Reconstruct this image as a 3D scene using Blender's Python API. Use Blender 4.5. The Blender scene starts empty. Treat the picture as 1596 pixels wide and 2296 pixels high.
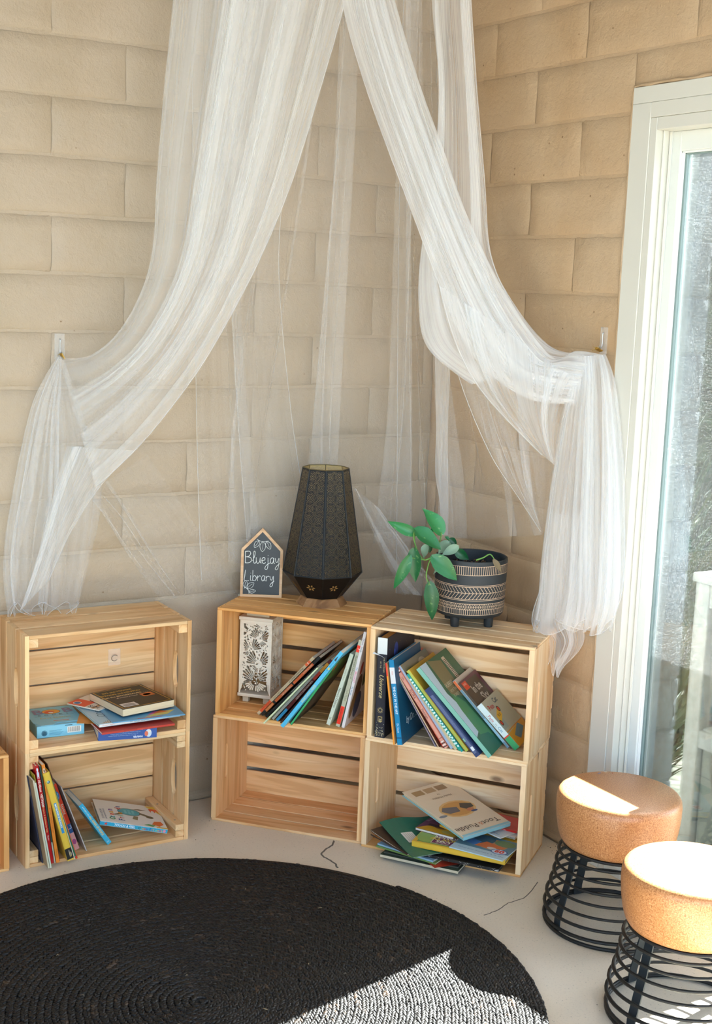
import bpy, bmesh, math, random
import numpy as np
from mathutils import Vector, Matrix, Euler

random.seed(7)
SC = bpy.context.scene
COL = SC.collection
D2R = math.pi / 180

# ------------------------------------------------------------------ camera
CAM_POS = (-2.4133, -3.5349, 1.5344)
CAM_YAW, CAM_PITCH, CAM_ROLL, CAM_F = 0.546795, -0.163475, 0.038260, 3026.92
cd = bpy.data.cameras.new('camera')
cam = bpy.data.objects.new('camera', cd)
COL.objects.link(cam)
cd.sensor_fit = 'VERTICAL'
cd.sensor_height = 24.0
cd.lens = 24.0 * CAM_F / 2296
cd.clip_start = 0.05
_f = Vector((math.sin(CAM_YAW) * math.cos(CAM_PITCH), math.cos(CAM_YAW) * math.cos(CAM_PITCH), math.sin(CAM_PITCH)))
_r = Vector((math.cos(CAM_YAW), -math.sin(CAM_YAW), 0))
_u = _r.cross(_f)
_r2 = _r * math.cos(CAM_ROLL) + _u * math.sin(CAM_ROLL)
_u2 = -_r * math.sin(CAM_ROLL) + _u * math.cos(CAM_ROLL)
cam.matrix_world = Matrix(((_r2.x, _u2.x, -_f.x, CAM_POS[0]), (_r2.y, _u2.y, -_f.y, CAM_POS[1]),
                           (_r2.z, _u2.z, -_f.z, CAM_POS[2]), (0, 0, 0, 1)))
SC.camera = cam

# ------------------------------------------------------------------ sky, sun, exposure
SUN_EL = 40.7 * D2R
SUN_TRAVEL = Vector((-0.978 * math.cos(SUN_EL), -0.208 * math.cos(SUN_EL), -math.sin(SUN_EL)))
world = bpy.data.worlds.new('sky')
SC.world = world
world.use_nodes = True
wn = world.node_tree
wn.nodes.clear()
w_out = wn.nodes.new('ShaderNodeOutputWorld')
w_bg = wn.nodes.new('ShaderNodeBackground')
w_sky = wn.nodes.new('ShaderNodeTexSky')
w_sky.sky_type = 'NISHITA'
w_sky.sun_disc = False
w_sky.sun_elevation = SUN_EL
w_sky.sun_rotation = math.atan2(0.978, 0.208)
w_sky.air_density = 1.0
w_sky.dust_density = 1.0
w_sky.ozone_density = 1.0
w_bg.inputs['Strength'].default_value = 1.35
wn.links.new(w_sky.outputs[0], w_bg.inputs['Color'])
wn.links.new(w_bg.outputs[0], w_out.inputs['Surface'])
sl = bpy.data.lights.new('sun', 'SUN')
sl.energy = 95.0
sl.angle = 0.0093
sl.color = (1.0, 0.98, 0.96)
sun = bpy.data.objects.new('sun', sl)
COL.objects.link(sun)
sun.rotation_euler = SUN_TRAVEL.to_track_quat('-Z', 'Y').to_euler()
sun.location = (4, 1, 5)
SC.view_settings.view_transform = 'Standard'
SC.view_settings.look = 'None'
SC.view_settings.exposure = 0.0
SC.view_settings.gamma = 1.0
SC.view_settings.use_curve_mapping = False
SC.cycles.max_bounces = 9
SC.cycles.diffuse_bounces = 5
SC.cycles.transparent_max_bounces = 40
SC.cycles.caustics_reflective = False
SC.cycles.caustics_refractive = False
SC.cycles.use_denoising = True

# ------------------------------------------------------------------ helpers
def lin(h):
    h = h.lstrip('#')
    out = []
    for i in (0, 2, 4):
        c = int(h[i:i + 2], 16) / 255
        out.append(c / 12.92 if c <= 0.04045 else ((c + 0.055) / 1.055) ** 2.4)
    return (out[0], out[1], out[2], 1.0)

def tag(o, label=None, cat=None, group=None, kind=None):
    if label: o['label'] = label
    if cat: o['category'] = cat
    if group: o['group'] = group
    if kind: o['kind'] = kind
    return o

def empty(name, loc=(0, 0, 0), rot=(0, 0, 0), parent=None, matrix=None):
    o = bpy.data.objects.new(name, None)
    o.empty_display_size = 0.05
    COL.objects.link(o)
    if parent: o.parent = parent
    if matrix is not None:
        o.matrix_basis = matrix
    else:
        o.location = loc
        o.rotation_euler = rot
    return o

def link(name, me, parent=None, loc=(0, 0, 0), rot=(0, 0, 0), matrix=None):
    o = bpy.data.objects.new(name, me)
    COL.objects.link(o)
    if parent: o.parent = parent
    if matrix is not None:
        o.matrix_basis = matrix
    else:
        o.location = loc
        o.rotation_euler = rot
    return o

class MB:
    """collects shapes, links them as one mesh object"""
    def __init__(s):
        s.v, s.f, s.m, s.mats, s.mi, s.uv = [], [], [], [], 0, {}
    def use(s, mat):
        if mat not in s.mats: s.mats.append(mat)
        s.mi = s.mats.index(mat)
        return s
    def add(s, vs, fs):
        b = len(s.v)
        s.v.extend([tuple(p) for p in vs])
        for f in fs:
            s.f.append(tuple(i + b for i in f))
            s.m.append(s.mi)
        return b
    def box(s, x0, y0, z0, x1, y1, z1, c=0.0):
        if c <= 0:
            vs = [(x, y, z) for z in (z0, z1) for y in (y0, y1) for x in (x0, x1)]
            s.add(vs, [(0, 2, 3, 1), (4, 5, 7, 6), (0, 1, 5, 4), (2, 6, 7, 3), (0, 4, 6, 2), (1, 3, 7, 5)])
        else:
            v, f = cbox(x1 - x0, y1 - y0, z1 - z0, c)
            o = Vector(((x0 + x1) / 2, (y0 + y1) / 2, (z0 + z1) / 2))
            s.add([Vector(p) + o for p in v], f)
        return s
    def prism(s, poly, z0, z1, M=None):
        n = len(poly)
        vs = [Vector((p[0], p[1], z0)) for p in poly] + [Vector((p[0], p[1], z1)) for p in poly]
        if M is not None: vs = [M @ v for v in vs]
        s.add(vs, [tuple(range(n - 1, -1, -1)), tuple(range(n, 2 * n))] + [(i, (i + 1) % n, n + (i + 1) % n, n + i) for i in range(n)])
        return s
    def tube(s, pts, r, n=8, closed=False, caps=True, flat=1.0, up=None):
        pts = [Vector(p) for p in pts]
        N = len(pts)
        rr = r if isinstance(r, (list, tuple)) else [r] * N
        ring = []
        prev = None
        for i in range(N):
            if closed: t = pts[(i + 1) % N] - pts[i - 1]
            else: t = pts[min(i + 1, N - 1)] - pts[max(i - 1, 0)]
            if t.length < 1e-9: t = Vector((0, 0, 1))
            t.normalize()
            if up is not None:
                a = Vector(up) - t * t.dot(Vector(up))
                if a.length < 1e-6: a = t.orthogonal()
            elif prev is None: a = t.orthogonal()
            else:
                a = prev - t * t.dot(prev)
                if a.length < 1e-6: a = t.orthogonal()
            a.normalize(); prev = a
            b = t.cross(a)
            ring.append([pts[i] + (a * math.cos(2 * math.pi * k / n) * flat + b * math.sin(2 * math.pi * k / n)) * rr[i] for k in range(n)])
        vs = [p for R in ring for p in R]
        fs = []
        M = N if closed else N - 1
        for i in range(M):
            j = (i + 1) % N
            for k in range(n):
                k2 = (k + 1) % n
                fs.append((i * n + k, i * n + k2, j * n + k2, j * n + k))
        if caps and not closed:
            fs.append(tuple(range(n - 1, -1, -1)))
            fs.append(tuple((N - 1) * n + k for k in range(n)))
        s.add(vs, fs)
        return s
    def lathe(s, prof, n=32, cx=0, cy=0, phase=0.0, close=False):
        vs = []
        for (r, z) in prof:
            for k in range(n):
                a = 2 * math.pi * k / n + phase
                vs.append((cx + r * math.cos(a), cy + r * math.sin(a), z))
        fs = []
        for i in range(len(prof) - 1):
            for k in range(n):
                k2 = (k + 1) % n
                fs.append((i * n + k, i * n + k2, (i + 1) * n + k2, (i + 1) * n + k))
        if prof[0][0] > 0: fs.append(tuple(range(n - 1, -1, -1)))
        if prof[-1][0] > 0 and not close: fs.append(tuple((len(prof) - 1) * n + k for k in range(n)))
        s.add(vs, fs)
        return s
    def ribbon(s, pts, w, z0, z1, closed=False):
        """flat bar following a 2D polyline, thickness z0..z1"""
        N = len(pts)
        L, R = [], []
        for i in range(N):
            if closed: a, b = pts[i - 1], pts[(i + 1) % N]
            else: a, b = pts[max(i - 1, 0)], pts[min(i + 1, N - 1)]
            dx, dy = b[0] - a[0], b[1] - a[1]
            l = math.hypot(dx, dy) or 1
            ww = w[i] if isinstance(w, (list, tuple)) else w
            nx, ny = -dy / l * ww / 2, dx / l * ww / 2
            L.append((pts[i][0] + nx, pts[i][1] + ny)); R.append((pts[i][0] - nx, pts[i][1] - ny))
        vs = []
        for i in range(N):
            vs += [(L[i][0], L[i][1], z0), (R[i][0], R[i][1], z0), (R[i][0], R[i][1], z1), (L[i][0], L[i][1], z1)]
        fs = []
        for i in range(N if closed else N - 1):
            a, b = i * 4, ((i + 1) % N) * 4
            for k in range(4):
                k2 = (k + 1) % 4
                fs.append((a + k, a + k2, b + k2, b + k))
        if not closed:
            fs.append((3, 2, 1, 0)); e = (N - 1) * 4
            fs.append((e, e + 1, e + 2, e + 3))
        s.add(vs, fs)
        return s
    def mesh(s, name, smooth=False, angle=None):
        me = bpy.data.meshes.new(name)
        me.from_pydata(s.v, [], s.f)
        for m in s.mats: me.materials.append(m)
        if len(s.mats) > 1: me.polygons.foreach_set('material_index', s.m)
        if smooth: me.polygons.foreach_set('use_smooth', [True] * len(me.polygons))
        me.update()
        if angle is not None:
            me.polygons.foreach_set('use_smooth', [True] * len(me.polygons))
            me.set_sharp_from_angle(angle=angle)
        return me
    def build(s, name, mat=None, parent=None, smooth=False, angle=None, loc=(0, 0, 0), rot=(0, 0, 0), matrix=None):
        if mat is not None and not s.mats: s.mats = [mat]
        return link(name, s.mesh(name, smooth, angle), parent, loc, rot, matrix)

def cbox(L, W, T, c):
    a, b, d = L / 2, W / 2, T / 2
    c = min(c, a * .9, b * .9, d * .9)
    vs, idx = [], {}
    for sx in (-1, 1):
        for sy in (-1, 1):
            for sz in (-1, 1):
                for ax in range(3):
                    p = [sx * (a - c), sy * (b - c), sz * (d - c)]
                    p[ax] = (sx * a, sy * b, sz * d)[ax]
                    idx[(sx, sy, sz, ax)] = len(vs); vs.append(tuple(p))
    fs = []
    for ax in range(3):
        o1, o2 = [i for i in range(3) if i != ax]
        for s in (-1, 1):
            q = []
            for t1, t2 in ((-1, -1), (1, -1), (1, 1), (-1, 1)):
                k = [0, 0, 0]; k[ax] = s; k[o1] = t1; k[o2] = t2
                q.append(idx[(k[0], k[1], k[2], ax)])
            fs.append(q)
    for ax in range(3):
        o1, o2 = [i for i in range(3) if i != ax]
        for t1 in (-1, 1):
            for t2 in (-1, 1):
                q = []
                for s, face in ((-1, o1), (-1, o2), (1, o2), (1, o1)):
                    k = [0, 0, 0]; k[ax] = s; k[o1] = t1; k[o2] = t2
                    q.append(idx[(k[0], k[1], k[2], face)])
                fs.append(q)
    for sx in (-1, 1):
        for sy in (-1, 1):
            for sz in (-1, 1):
                fs.append([idx[(sx, sy, sz, 0)], idx[(sx, sy, sz, 1)], idx[(sx, sy, sz, 2)]])
    out = []
    for f in fs:                                   # outward normals (the shape is convex about 0)
        p = [Vector(vs[i]) for i in f]
        nrm = (p[1] - p[0]).cross(p[2] - p[0])
        cen = sum(p, Vector()) / len(p)
        out.append(tuple(f) if nrm.dot(cen) > 0 else tuple(reversed(f)))
    return vs, out

_bc = {}
def board(name, parent, L, W, T, loc, rot=(0, 0, 0), mat=None, c=0.0012):
    k = (round(L, 5), round(W, 5), round(T, 5), c, mat.name)
    if k not in _bc:
        v, f = cbox(L, W, T, c)
        me = bpy.data.meshes.new(name)
        me.from_pydata(v, [], f)
        me.materials.append(mat)
        _bc[k] = me
    return link(name, _bc[k], parent, loc, rot)

def plate_mesh(name, outer, holes, layers, mat):
    """flat plate with holes, cut from 2D loops; layers = [(z0, z1, with_holes)]"""
    me = bpy.data.meshes.new(name)
    bm = bmesh.new()
    for (z0, z1, wh) in layers:
        b2 = bmesh.new()
        es = []
        for loop in [outer] + (holes if wh else []):
            vs = [b2.verts.new((p[0], p[1], z0)) for p in loop]
            es += [b2.edges.new((vs[i], vs[(i + 1) % len(vs)])) for i in range(len(vs))]
        bmesh.ops.triangle_fill(b2, use_beauty=True, use_dissolve=False, edges=es)
        r = bmesh.ops.extrude_face_region(b2, geom=b2.faces[:])
        bmesh.ops.translate(b2, verts=[g for g in r['geom'] if isinstance(g, bmesh.types.BMVert)], vec=(0, 0, z1 - z0))
        bmesh.ops.recalc_face_normals(b2, faces=b2.faces[:])
        t = bpy.data.meshes.new('tmp'); b2.to_mesh(t); b2.free()
        bm.from_mesh(t); bpy.data.meshes.remove(t)
    bm.to_mesh(me); bm.free()
    me.materials.append(mat)
    return me

def smooth_line(pts, k=6, closed=False):
    """Catmull-Rom through the points"""
    P = [Vector(p) for p in pts]
    n = len(P)
    out = []
    for i in range(n if closed else n - 1):
        if closed: p0, p1, p2, p3 = P[i - 1], P[i], P[(i + 1) % n], P[(i + 2) % n]
        else: p0, p1, p2, p3 = P[max(i - 1, 0)], P[i], P[i + 1], P[min(i + 2, n - 1)]
        for j in range(k):
            t = j / k
            out.append(0.5 * ((2 * p1) + (p2 - p0) * t + (2 * p0 - 5 * p1 + 4 * p2 - p3) * t * t + (3 * p1 - p0 - 3 * p2 + p3) * t ** 3))
    if not closed: out.append(P[-1])
    return out

# ------------------------------------------------------------------ materials
def new_mat(name):
    m = bpy.data.materials.new(name)
    m.use_nodes = True
    nt = m.node_tree
    b = nt.nodes['Principled BSDF']
    return m, nt, b

def nd(nt, typ, **kw):
    n = nt.nodes.new(typ)
    for k, v in kw.items(): setattr(n, k, v)
    return n

def ramp(nt, src, stops, interp='LINEAR'):
    r = nt.nodes.new('ShaderNodeValToRGB')
    r.color_ramp.interpolation = interp
    e = r.color_ramp.elements
    while len(e) < len(stops): e.new(0.5)
    for i, (p, c) in enumerate(stops):
        e[i].position = p
        e[i].color = c if len(c) == 4 else (*c, 1)
    nt.links.new(src, r.inputs[0])
    return r

def noise(nt, vec, scale, detail=3, rough=0.5, dist=0.0):
    n = nt.nodes.new('ShaderNodeTexNoise')
    n.inputs['Scale'].default_value = scale
    n.inputs['Detail'].default_value = detail
    n.inputs['Roughness'].default_value = rough
    n.inputs['Distortion'].default_value = dist
    if vec is not None: nt.links.new(vec, n.inputs['Vector'])
    return n

def mathn(nt, op, a, b=None, c=None):
    n = nt.nodes.new('ShaderNodeMath'); n.operation = op
    for i, v in enumerate((a, b, c)):
        if v is None: continue
        if isinstance(v, (int, float)): n.inputs[i].default_value = v
        else: nt.links.new(v, n.inputs[i])
    return n.outputs[0]

def mixc(nt, fac, a, b, blend='MIX'):
    n = nt.nodes.new('ShaderNodeMix'); n.data_type = 'RGBA'; n.blend_type = blend
    for s, v in ((0, fac), (6, a), (7, b)):
        if isinstance(v, (int, float)): n.inputs[s].default_value = v
        elif isinstance(v, tuple): n.inputs[s].default_value = v
        else: nt.links.new(v, n.inputs[s])
    return n.outputs[2]

def bump(nt, b, height, strength=0.3, dist=0.002):
    n = nt.nodes.new('ShaderNodeBump')
    n.inputs['Strength'].default_value = strength
    n.inputs['Distance'].default_value = dist
    nt.links.new(height, n.inputs['Height'])
    nt.links.new(n.outputs[0], b.inputs['Normal'])

_cm = {}
def cm(h, rough=0.5, metal=0.0, spec=0.5):
    k = (h, rough, metal, spec)
    if k not in _cm:
        m, nt, b = new_mat('colour_' + h.strip('#'))
        b.inputs['Base Color'].default_value = lin(h)
        b.inputs['Roughness'].default_value = rough
        b.inputs['Metallic'].default_value = metal
        b.inputs['Specular IOR Level'].default_value = spec
        _cm[k] = m
    return _cm[k]

def wood_mat(name, light, mid, dark, knots=True, rough=0.55):
    m, nt, b = new_mat(name)
    tc = nd(nt, 'ShaderNodeTexCoord'); oi = nd(nt, 'ShaderNodeObjectInfo')
    add = nd(nt, 'ShaderNodeVectorMath', operation='ADD')
    sc_ = nd(nt, 'ShaderNodeVectorMath', operation='SCALE')
    cmb = nd(nt, 'ShaderNodeCombineXYZ')
    nt.links.new(oi.outputs['Random'], cmb.inputs[0]); nt.links.new(oi.outputs['Random'], cmb.inputs[1])
    nt.links.new(oi.outputs['Random'], cmb.inputs[2])
    nt.links.new(cmb.outputs[0], sc_.inputs[0]); sc_.inputs['Scale'].default_value = 7.3
    nt.links.new(tc.outputs['Object'], add.inputs[0]); nt.links.new(sc_.outputs[0], add.inputs[1])
    mp = nd(nt, 'ShaderNodeMapping'); mp.inputs['Scale'].default_value = (2.2, 26, 26)
    nt.links.new(add.outputs[0], mp.inputs[0])
    n1 = noise(nt, mp.outputs[0], 1.0, 3, 0.5, 0.6)
    wv = mathn(nt, 'SINE', mathn(nt, 'MULTIPLY', n1.outputs[0], 34.0))
    wv = mathn(nt, 'MULTIPLY_ADD', wv, 0.5, 0.5)
    mp2 = nd(nt, 'ShaderNodeMapping'); mp2.inputs['Scale'].default_value = (6, 240, 240)
    nt.links.new(add.outputs[0], mp2.inputs[0])
    n2 = noise(nt, mp2.outputs[0], 1.0, 2, 0.6)
    big = noise(nt, add.outputs[0], 6.0, 2)
    base = ramp(nt, n1.outputs[0], [(0.30, lin(dark)), (0.46, lin(mid)), (0.62, lin(light))])
    c = mixc(nt, mathn(nt, 'MULTIPLY', mathn(nt, 'POWER', wv, 3.0), 0.38), base.outputs[0], lin(dark))
    c = mixc(nt, mathn(nt, 'MULTIPLY', n2.outputs[0], 0.28), c, lin(mid))
    c = mixc(nt, mathn(nt, 'MULTIPLY', big.outputs[0], 0.25), c, lin(light))
    if knots:
        mp3 = nd(nt, 'ShaderNodeMapping'); mp3.inputs['Scale'].default_value = (5.0, 11, 11)
        nt.links.new(add.outputs[0], mp3.inputs[0])
        vo = nd(nt, 'ShaderNodeTexVoronoi'); vo.inputs['Scale'].default_value = 1.0
        nt.links.new(mp3.outputs[0], vo.inputs['Vector'])
        gate = mathn(nt, 'GREATER_THAN', nd_sep(nt, vo.outputs['Color']), 0.72)
        kn = ramp(nt, vo.outputs['Distance'], [(0.05, (1, 1, 1)), (0.13, (0, 0, 0))])
        c = mixc(nt, mathn(nt, 'MULTIPLY', mathn(nt, 'MULTIPLY', kn.outputs[0], gate), 0.75), c, lin('#5f3212'))
    hs = nd(nt, 'ShaderNodeHueSaturation')
    nt.links.new(c, hs.inputs['Color'])
    nt.links.new(mathn(nt, 'MULTIPLY_ADD', oi.outputs['Random'], 0.22, 0.88), hs.inputs['Value'])
    nt.links.new(hs.outputs[0], b.inputs['Base Color'])
    b.inputs['Roughness'].default_value = rough
    bump(nt, b, n2.outputs[0], 0.12, 0.0006)
    return m

def nd_sep(nt, col):
    s = nt.nodes.new('ShaderNodeSeparateColor')
    nt.links.new(col, s.inputs[0])
    return s.outputs[0]
# ------------------------------------------------------------------ surface materials
def wall_paint(name, col, col2, pores=True):
    m, nt, b = new_mat(name)
    geo = nd(nt, 'ShaderNodeNewGeometry')
    p = geo.outputs['Position']
    a = noise(nt, p, 3.0, 3)
    c = mixc(nt, ramp(nt, a.outputs[0], [(0.35, (0, 0, 0)), (0.7, (1, 1, 1))]).outputs[0], lin(col), lin(col2))
    if pores:
        vo = nd(nt, 'ShaderNodeTexVoronoi'); vo.inputs['Scale'].default_value = 24.0
        nt.links.new(p, vo.inputs['Vector'])
        dots = ramp(nt, vo.outputs['Distance'], [(0.045, (1, 1, 1)), (0.08, (0, 0, 0))])
        gate = mathn(nt, 'GREATER_THAN', nd_sep(nt, vo.outputs['Color']), 0.86)
        c = mixc(nt, mathn(nt, 'MULTIPLY', mathn(nt, 'MULTIPLY', dots.outputs[0], gate), 0.8), c, lin('#6d4a22'))
    nt.links.new(c, b.inputs['Base Color'])
    b.inputs['Roughness'].default_value = 0.42
    n1 = noise(nt, p, 55.0, 4, 0.55, 0.4)
    n2 = noise(nt, p, 210.0, 3, 0.6)
    n3 = noise(nt, p, 16.0, 2, 0.5)
    h = mathn(nt, 'ADD', mathn(nt, 'MULTIPLY', n1.outputs[0], 1.0), mathn(nt, 'MULTIPLY', n2.outputs[0], 0.45))
    h = mathn(nt, 'ADD', h, mathn(nt, 'MULTIPLY', n3.outputs[0], 1.1))
    bump(nt, b, h, 0.55, 0.0045)
    return m

M_WALL = wall_paint('peach_wall_paint', '#af9e89', '#a7957d')
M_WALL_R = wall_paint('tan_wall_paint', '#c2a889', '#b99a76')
M_WHITE = cm('#d5d3c9', 0.38)
M_WHITE2 = cm('#e6e9e5', 0.35)
M_CEIL = cm('#c4c6c8', 0.8)
M_SEAL = cm('#7f9290', 0.5)

def floor_mat():
    m, nt, b = new_mat('polished_concrete')
    geo = nd(nt, 'ShaderNodeNewGeometry'); p = geo.outputs['Position']
    a = noise(nt, p, 2.2, 4, 0.6)
    c = mixc(nt, a.outputs[0], lin('#d8c8ae'), lin('#ebdec8'))
    s = noise(nt, p, 190.0, 3, 0.7)
    c = mixc(nt, mathn(nt, 'MULTIPLY', ramp(nt, s.outputs[0], [(0.55, (0, 0, 0)), (0.72, (1, 1, 1))]).outputs[0], 0.3), c, lin('#8a7d6b'))
    vo = nd(nt, 'ShaderNodeTexVoronoi'); vo.inputs['Scale'].default_value = 110.0
    nt.links.new(p, vo.inputs['Vector'])
    gate = mathn(nt, 'GREATER_THAN', nd_sep(nt, vo.outputs['Color']), 0.80)
    d = ramp(nt, vo.outputs['Distance'], [(0.10, (1, 1, 1)), (0.2, (0, 0, 0))])
    c = mixc(nt, mathn(nt, 'MULTIPLY', mathn(nt, 'MULTIPLY', d.outputs[0], gate), 0.5), c, lin('#5c5346'))
    nt.links.new(c, b.inputs['Base Color'])
    b.inputs['Roughness'].default_value = 0.5
    bump(nt, b, s.outputs[0], 0.1, 0.001)
    return m
M_FLOOR = floor_mat()

# ------------------------------------------------------------------ floor, ceiling, walls
st = lambda o: tag(o, kind='structure')
fl = st(MB().box(-5.2, -5.2, -0.12, 0.0, 0.0, 0.0).build('floor', M_FLOOR))
crack = MB()
def crackline(pts, w):
    P = [(p.x, p.y) for p in smooth_line([(x, y, 0) for x, y in pts], 5)]
    P = [(x + random.uniform(-.0015, .0015), y + random.uniform(-.0015, .0015)) for x, y in P]
    crack.ribbon(P, w, 0.0, 0.0006)
crackline([(-0.5650, -0.4450), (-0.5827, -0.4692), (-0.6246, -0.4925), (-0.6426, -0.5167), (-0.6396, -0.5507), (-0.6388, -0.5832), (-0.6459, -0.605)], 0.005)
crackline([(-0.2121, -0.9175), (-0.2927, -0.9726), (-0.3584, -0.9829), (-0.4041, -1.0021), (-0.4555, -1.0094)], 0.0022)
crack.build('crack', cm('#6f675b', 0.9), fl)
grit = MB()
for i in range(90):
    x, y = random.uniform(-1.5, -.1), random.uniform(-1.5, -.15)
    r = random.uniform(.0006, .0022)
    if i < 26: x, y = random.uniform(-.06, -.005), random.uniform(-.85, -.74)
    grit.add([(x + r * math.cos(a + i), y + r * 1.4 * math.sin(a + i), 0.0) for a in (0, 2.1, 4.2)] + [(x, y, r * .7)], [(0, 1, 3), (1, 2, 3), (2, 0, 3)])
tag(grit.build('floor_grit', cm('#4a3f33', 0.9), fl), kind='stuff')
ce = st(MB().box(-5.4, -5.4, 3.4, 0.25, 0.25, 3.52).build('ceiling', M_CEIL))
WL = st(MB().box(-5.2, 0.0042, -0.1, 0.2042, 0.2, 3.4).build('wall_left', M_WALL))
wr = MB()
wr.box(0.0042, -0.851, -0.1, 0.2, 0.0042, 3.4)
wr.box(0.0042, -2.48, 2.063, 0.2, -0.851, 3.4)
wr.box(0.0042, -5.2, -0.1, 0.2, -2.48, 3.4)
WR = st(wr.build('wall_right', M_WALL_R))
wb = MB()
wb.box(-5.4, -5.4, -0.1, -4.7, -5.2, 3.4); wb.box(-0.5, -5.4, -0.1, 0.2, -5.2, 3.4); wb.box(-4.7, -5.4, 3.15, -0.5, -5.2, 3.4)
st(wb.build('wall_back', M_WALL))
wf = MB()
wf.box(-5.4, -5.2, -0.1, -5.2, -4.7, 3.4); wf.box(-5.4, -2.2, -0.1, -5.2, 0.2, 3.4); wf.box(-5.4, -4.7, -0.1, -5.2, -2.2, 0.9); wf.box(-5.4, -4.7, 3.0, -5.2, -2.2, 3.4)
st(wf.build('wall_far', M_WALL))

def block_mesh(name, L, H, seed, mat):
    rnd = random.Random(seed)
    nx = max(3, int(L / 0.045)); ny = 4
    xs = [0.0, 0.005] + [0.005 + (L - 0.010) * i / nx for i in range(1, nx)] + [L - 0.005, L]
    ys = [0.0, 0.005] + [0.005 + (H - 0.010) * i / ny for i in range(1, ny)] + [H - 0.005, H]
    vs, fs = [], []
    for j, y in enumerate(ys):
        for i, x in enumerate(xs):
            e = (i in (0, len(xs) - 1)) + (j in (0, len(ys) - 1))
            e1 = (i in (1, len(xs) - 2)) or (j in (1, len(ys) - 2))
            if e and i in (0, len(xs) - 1) and j not in (0, len(ys) - 1): z = -.0020 + rnd.uniform(-.0008, .0008)
            else: z = -0.0045 if e else (-0.0004 + rnd.uniform(-.0007, .0003) if e1 else rnd.uniform(-.0003, .0003))
            jx = rnd.uniform(-.0022, .0022) if e or e1 else rnd.uniform(-.006, .006)
            jy = rnd.uniform(-.0022, .0022) if e or e1 else rnd.uniform(-.005, .005)
            vs.append((x + jx, y + jy, z))
    n = len(xs)
    for j in range(len(ys) - 1):
        for i in range(n - 1):
            a = j * n + i
            fs.append((a, a + 1, a + n + 1, a + n))
    me = bpy.data.meshes.new(name)
    me.from_pydata(vs, [], fs)
    me.polygons.foreach_set('use_smooth', [True] * len(fs))
    me.materials.append(mat)
    return me

COURSE, Z0, JT = 0.15231, 0.0227, 0.0075
_bm = {}
def lay_blocks(parent, matf, mat, s_min, s_max, off_even, off_odd, cut):
    """running-bond courses of slump block; s runs along the wall, matf(s, z) places one block"""
    for n in range(-1, 18):
        zb = Z0 + COURSE * n + JT / 2
        zt = Z0 + COURSE * (n + 1) - JT / 2
        zb, zt = max(zb, 0.0), min(zt, 2.75)
        off = off_even if n % 2 == 0 else off_odd
        k0 = math.floor((s_min - off) / 0.4) - 1
        for k in range(k0, k0 + 40):
            a = off + 0.4 * k + .0008; b = off + 0.4 * (k + 1) - .0008
            a, b = max(a, s_min), min(b, s_max)
            if b - a < 0.02: continue
            for (a2, b2, zb2, zt2) in cut(a, b, zb, zt):
                full = abs(b2 - a2 - (0.4 - .0016)) < 1e-4 and abs(zt2 - zb2 - (COURSE - JT)) < 1e-4
                key = (mat.name, random.randrange(7)) if full else (mat.name, round(b2 - a2, 4), round(zt2 - zb2, 4))
                if key not in _bm: _bm[key] = block_mesh('block', b2 - a2, zt2 - zb2, len(_bm), mat)
                link('block', _bm[key], parent, matrix=matf(a2, zb2))
whole = lambda a, b, zb, zt: [(a, b, zb, zt)]
# left wall: s = x, faces -y
mL = lambda s, z: Matrix(((1, 0, 0, s), (0, 0, -1, 0), (0, 1, 0, z), (0, 0, 0, 1)))
lay_blocks(WL, mL, M_WALL, -2.3, 0.0, -1.235, -1.03, whole)
# right wall: s = -y, faces -x ; stops at the door casing and goes on above it
mR = lambda s, z: Matrix(((0, 0, -1, 0), (-1, 0, 0, -s), (0, 1, 0, z), (0, 0, 0, 1)))
def cut_door(a, b, zb, zt):
    out = []
    top = 2.066
    if zb >= top: return [(a, b, zb, zt)]
    if a < 0.846: out.append((a, min(b, 0.846), zb, zt))
    if b > 0.846 and zt > top + .01: out.append((max(a, 0.8465), b, top, zt))
    return [q for q in out if q[1] - q[0] > .012]
lay_blocks(WR, mR, M_WALL_R, 0.0, 2.3, 0.25, 0.448, cut_door)
# paint ridge round the casing
bead = MB()
pts = [(-.001, -.8465 + random.uniform(-.002, .001), z) for z in np.arange(0.0, 2.06, .03)] + [(-.001, y, 2.066 + random.uniform(-.001, .002)) for y in np.arange(-.85, -2.2, -.03)]
bead.tube(pts, [random.uniform(.003, .0065) for _ in pts], 6)
bead.build('paint_ridge', M_WALL_R, WR, smooth=True)

# ------------------------------------------------------------------ sliding glass door in the right wall
D1 = st(empty('door_1', (0, -0.851, 0)))
def dpart(name, mat, *boxes, c=0.001):
    mb = MB()
    for b in boxes:
        x0, y0, z0, x1, y1, z1 = b
        mb.box(min(x0, x1), min(y0, y1) + .851, z0, max(x0, x1), max(y0, y1) + .851, z1, c)
    return mb.build(name, mat, D1)
YR = -2.38
dpart('side_casing', M_WHITE, (-.006, -.851, 0, .05, -.918, 2.021))
dpart('side_casing', M_WHITE, (-.0035, -.9185, 0, .05, -.9415, 1.9835))
dpart('head_casing', M_WHITE, (-.006, -.851, 2.0215, .05, YR - .1, 2.062))
dpart('head_casing', M_WHITE, (-.006, -.9185, 1.984, .05, YR - .1, 2.021))
dpart('head_casing', M_WHITE, (-.0035, -.942, 1.9535, .05, YR - .1, 1.9835))
dpart('side_casing', M_WHITE, (-.006, YR, 0, .05, YR - .1, 1.953))
dpart('side_jamb', M_WHITE2, (.05, -.90, 0, .125, -.9425, 1.97))
dpart('side_jamb', M_WHITE2, (.05, YR, 0, .125, YR - .06, 1.97))
dpart('head_jamb', M_WHITE2, (.05, -.9425, 1.9535, .125, YR, 1.99))
dpart('door_sill', M_WHITE2, (-.004, -.942, 0.0, .125, YR, .028))
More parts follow.
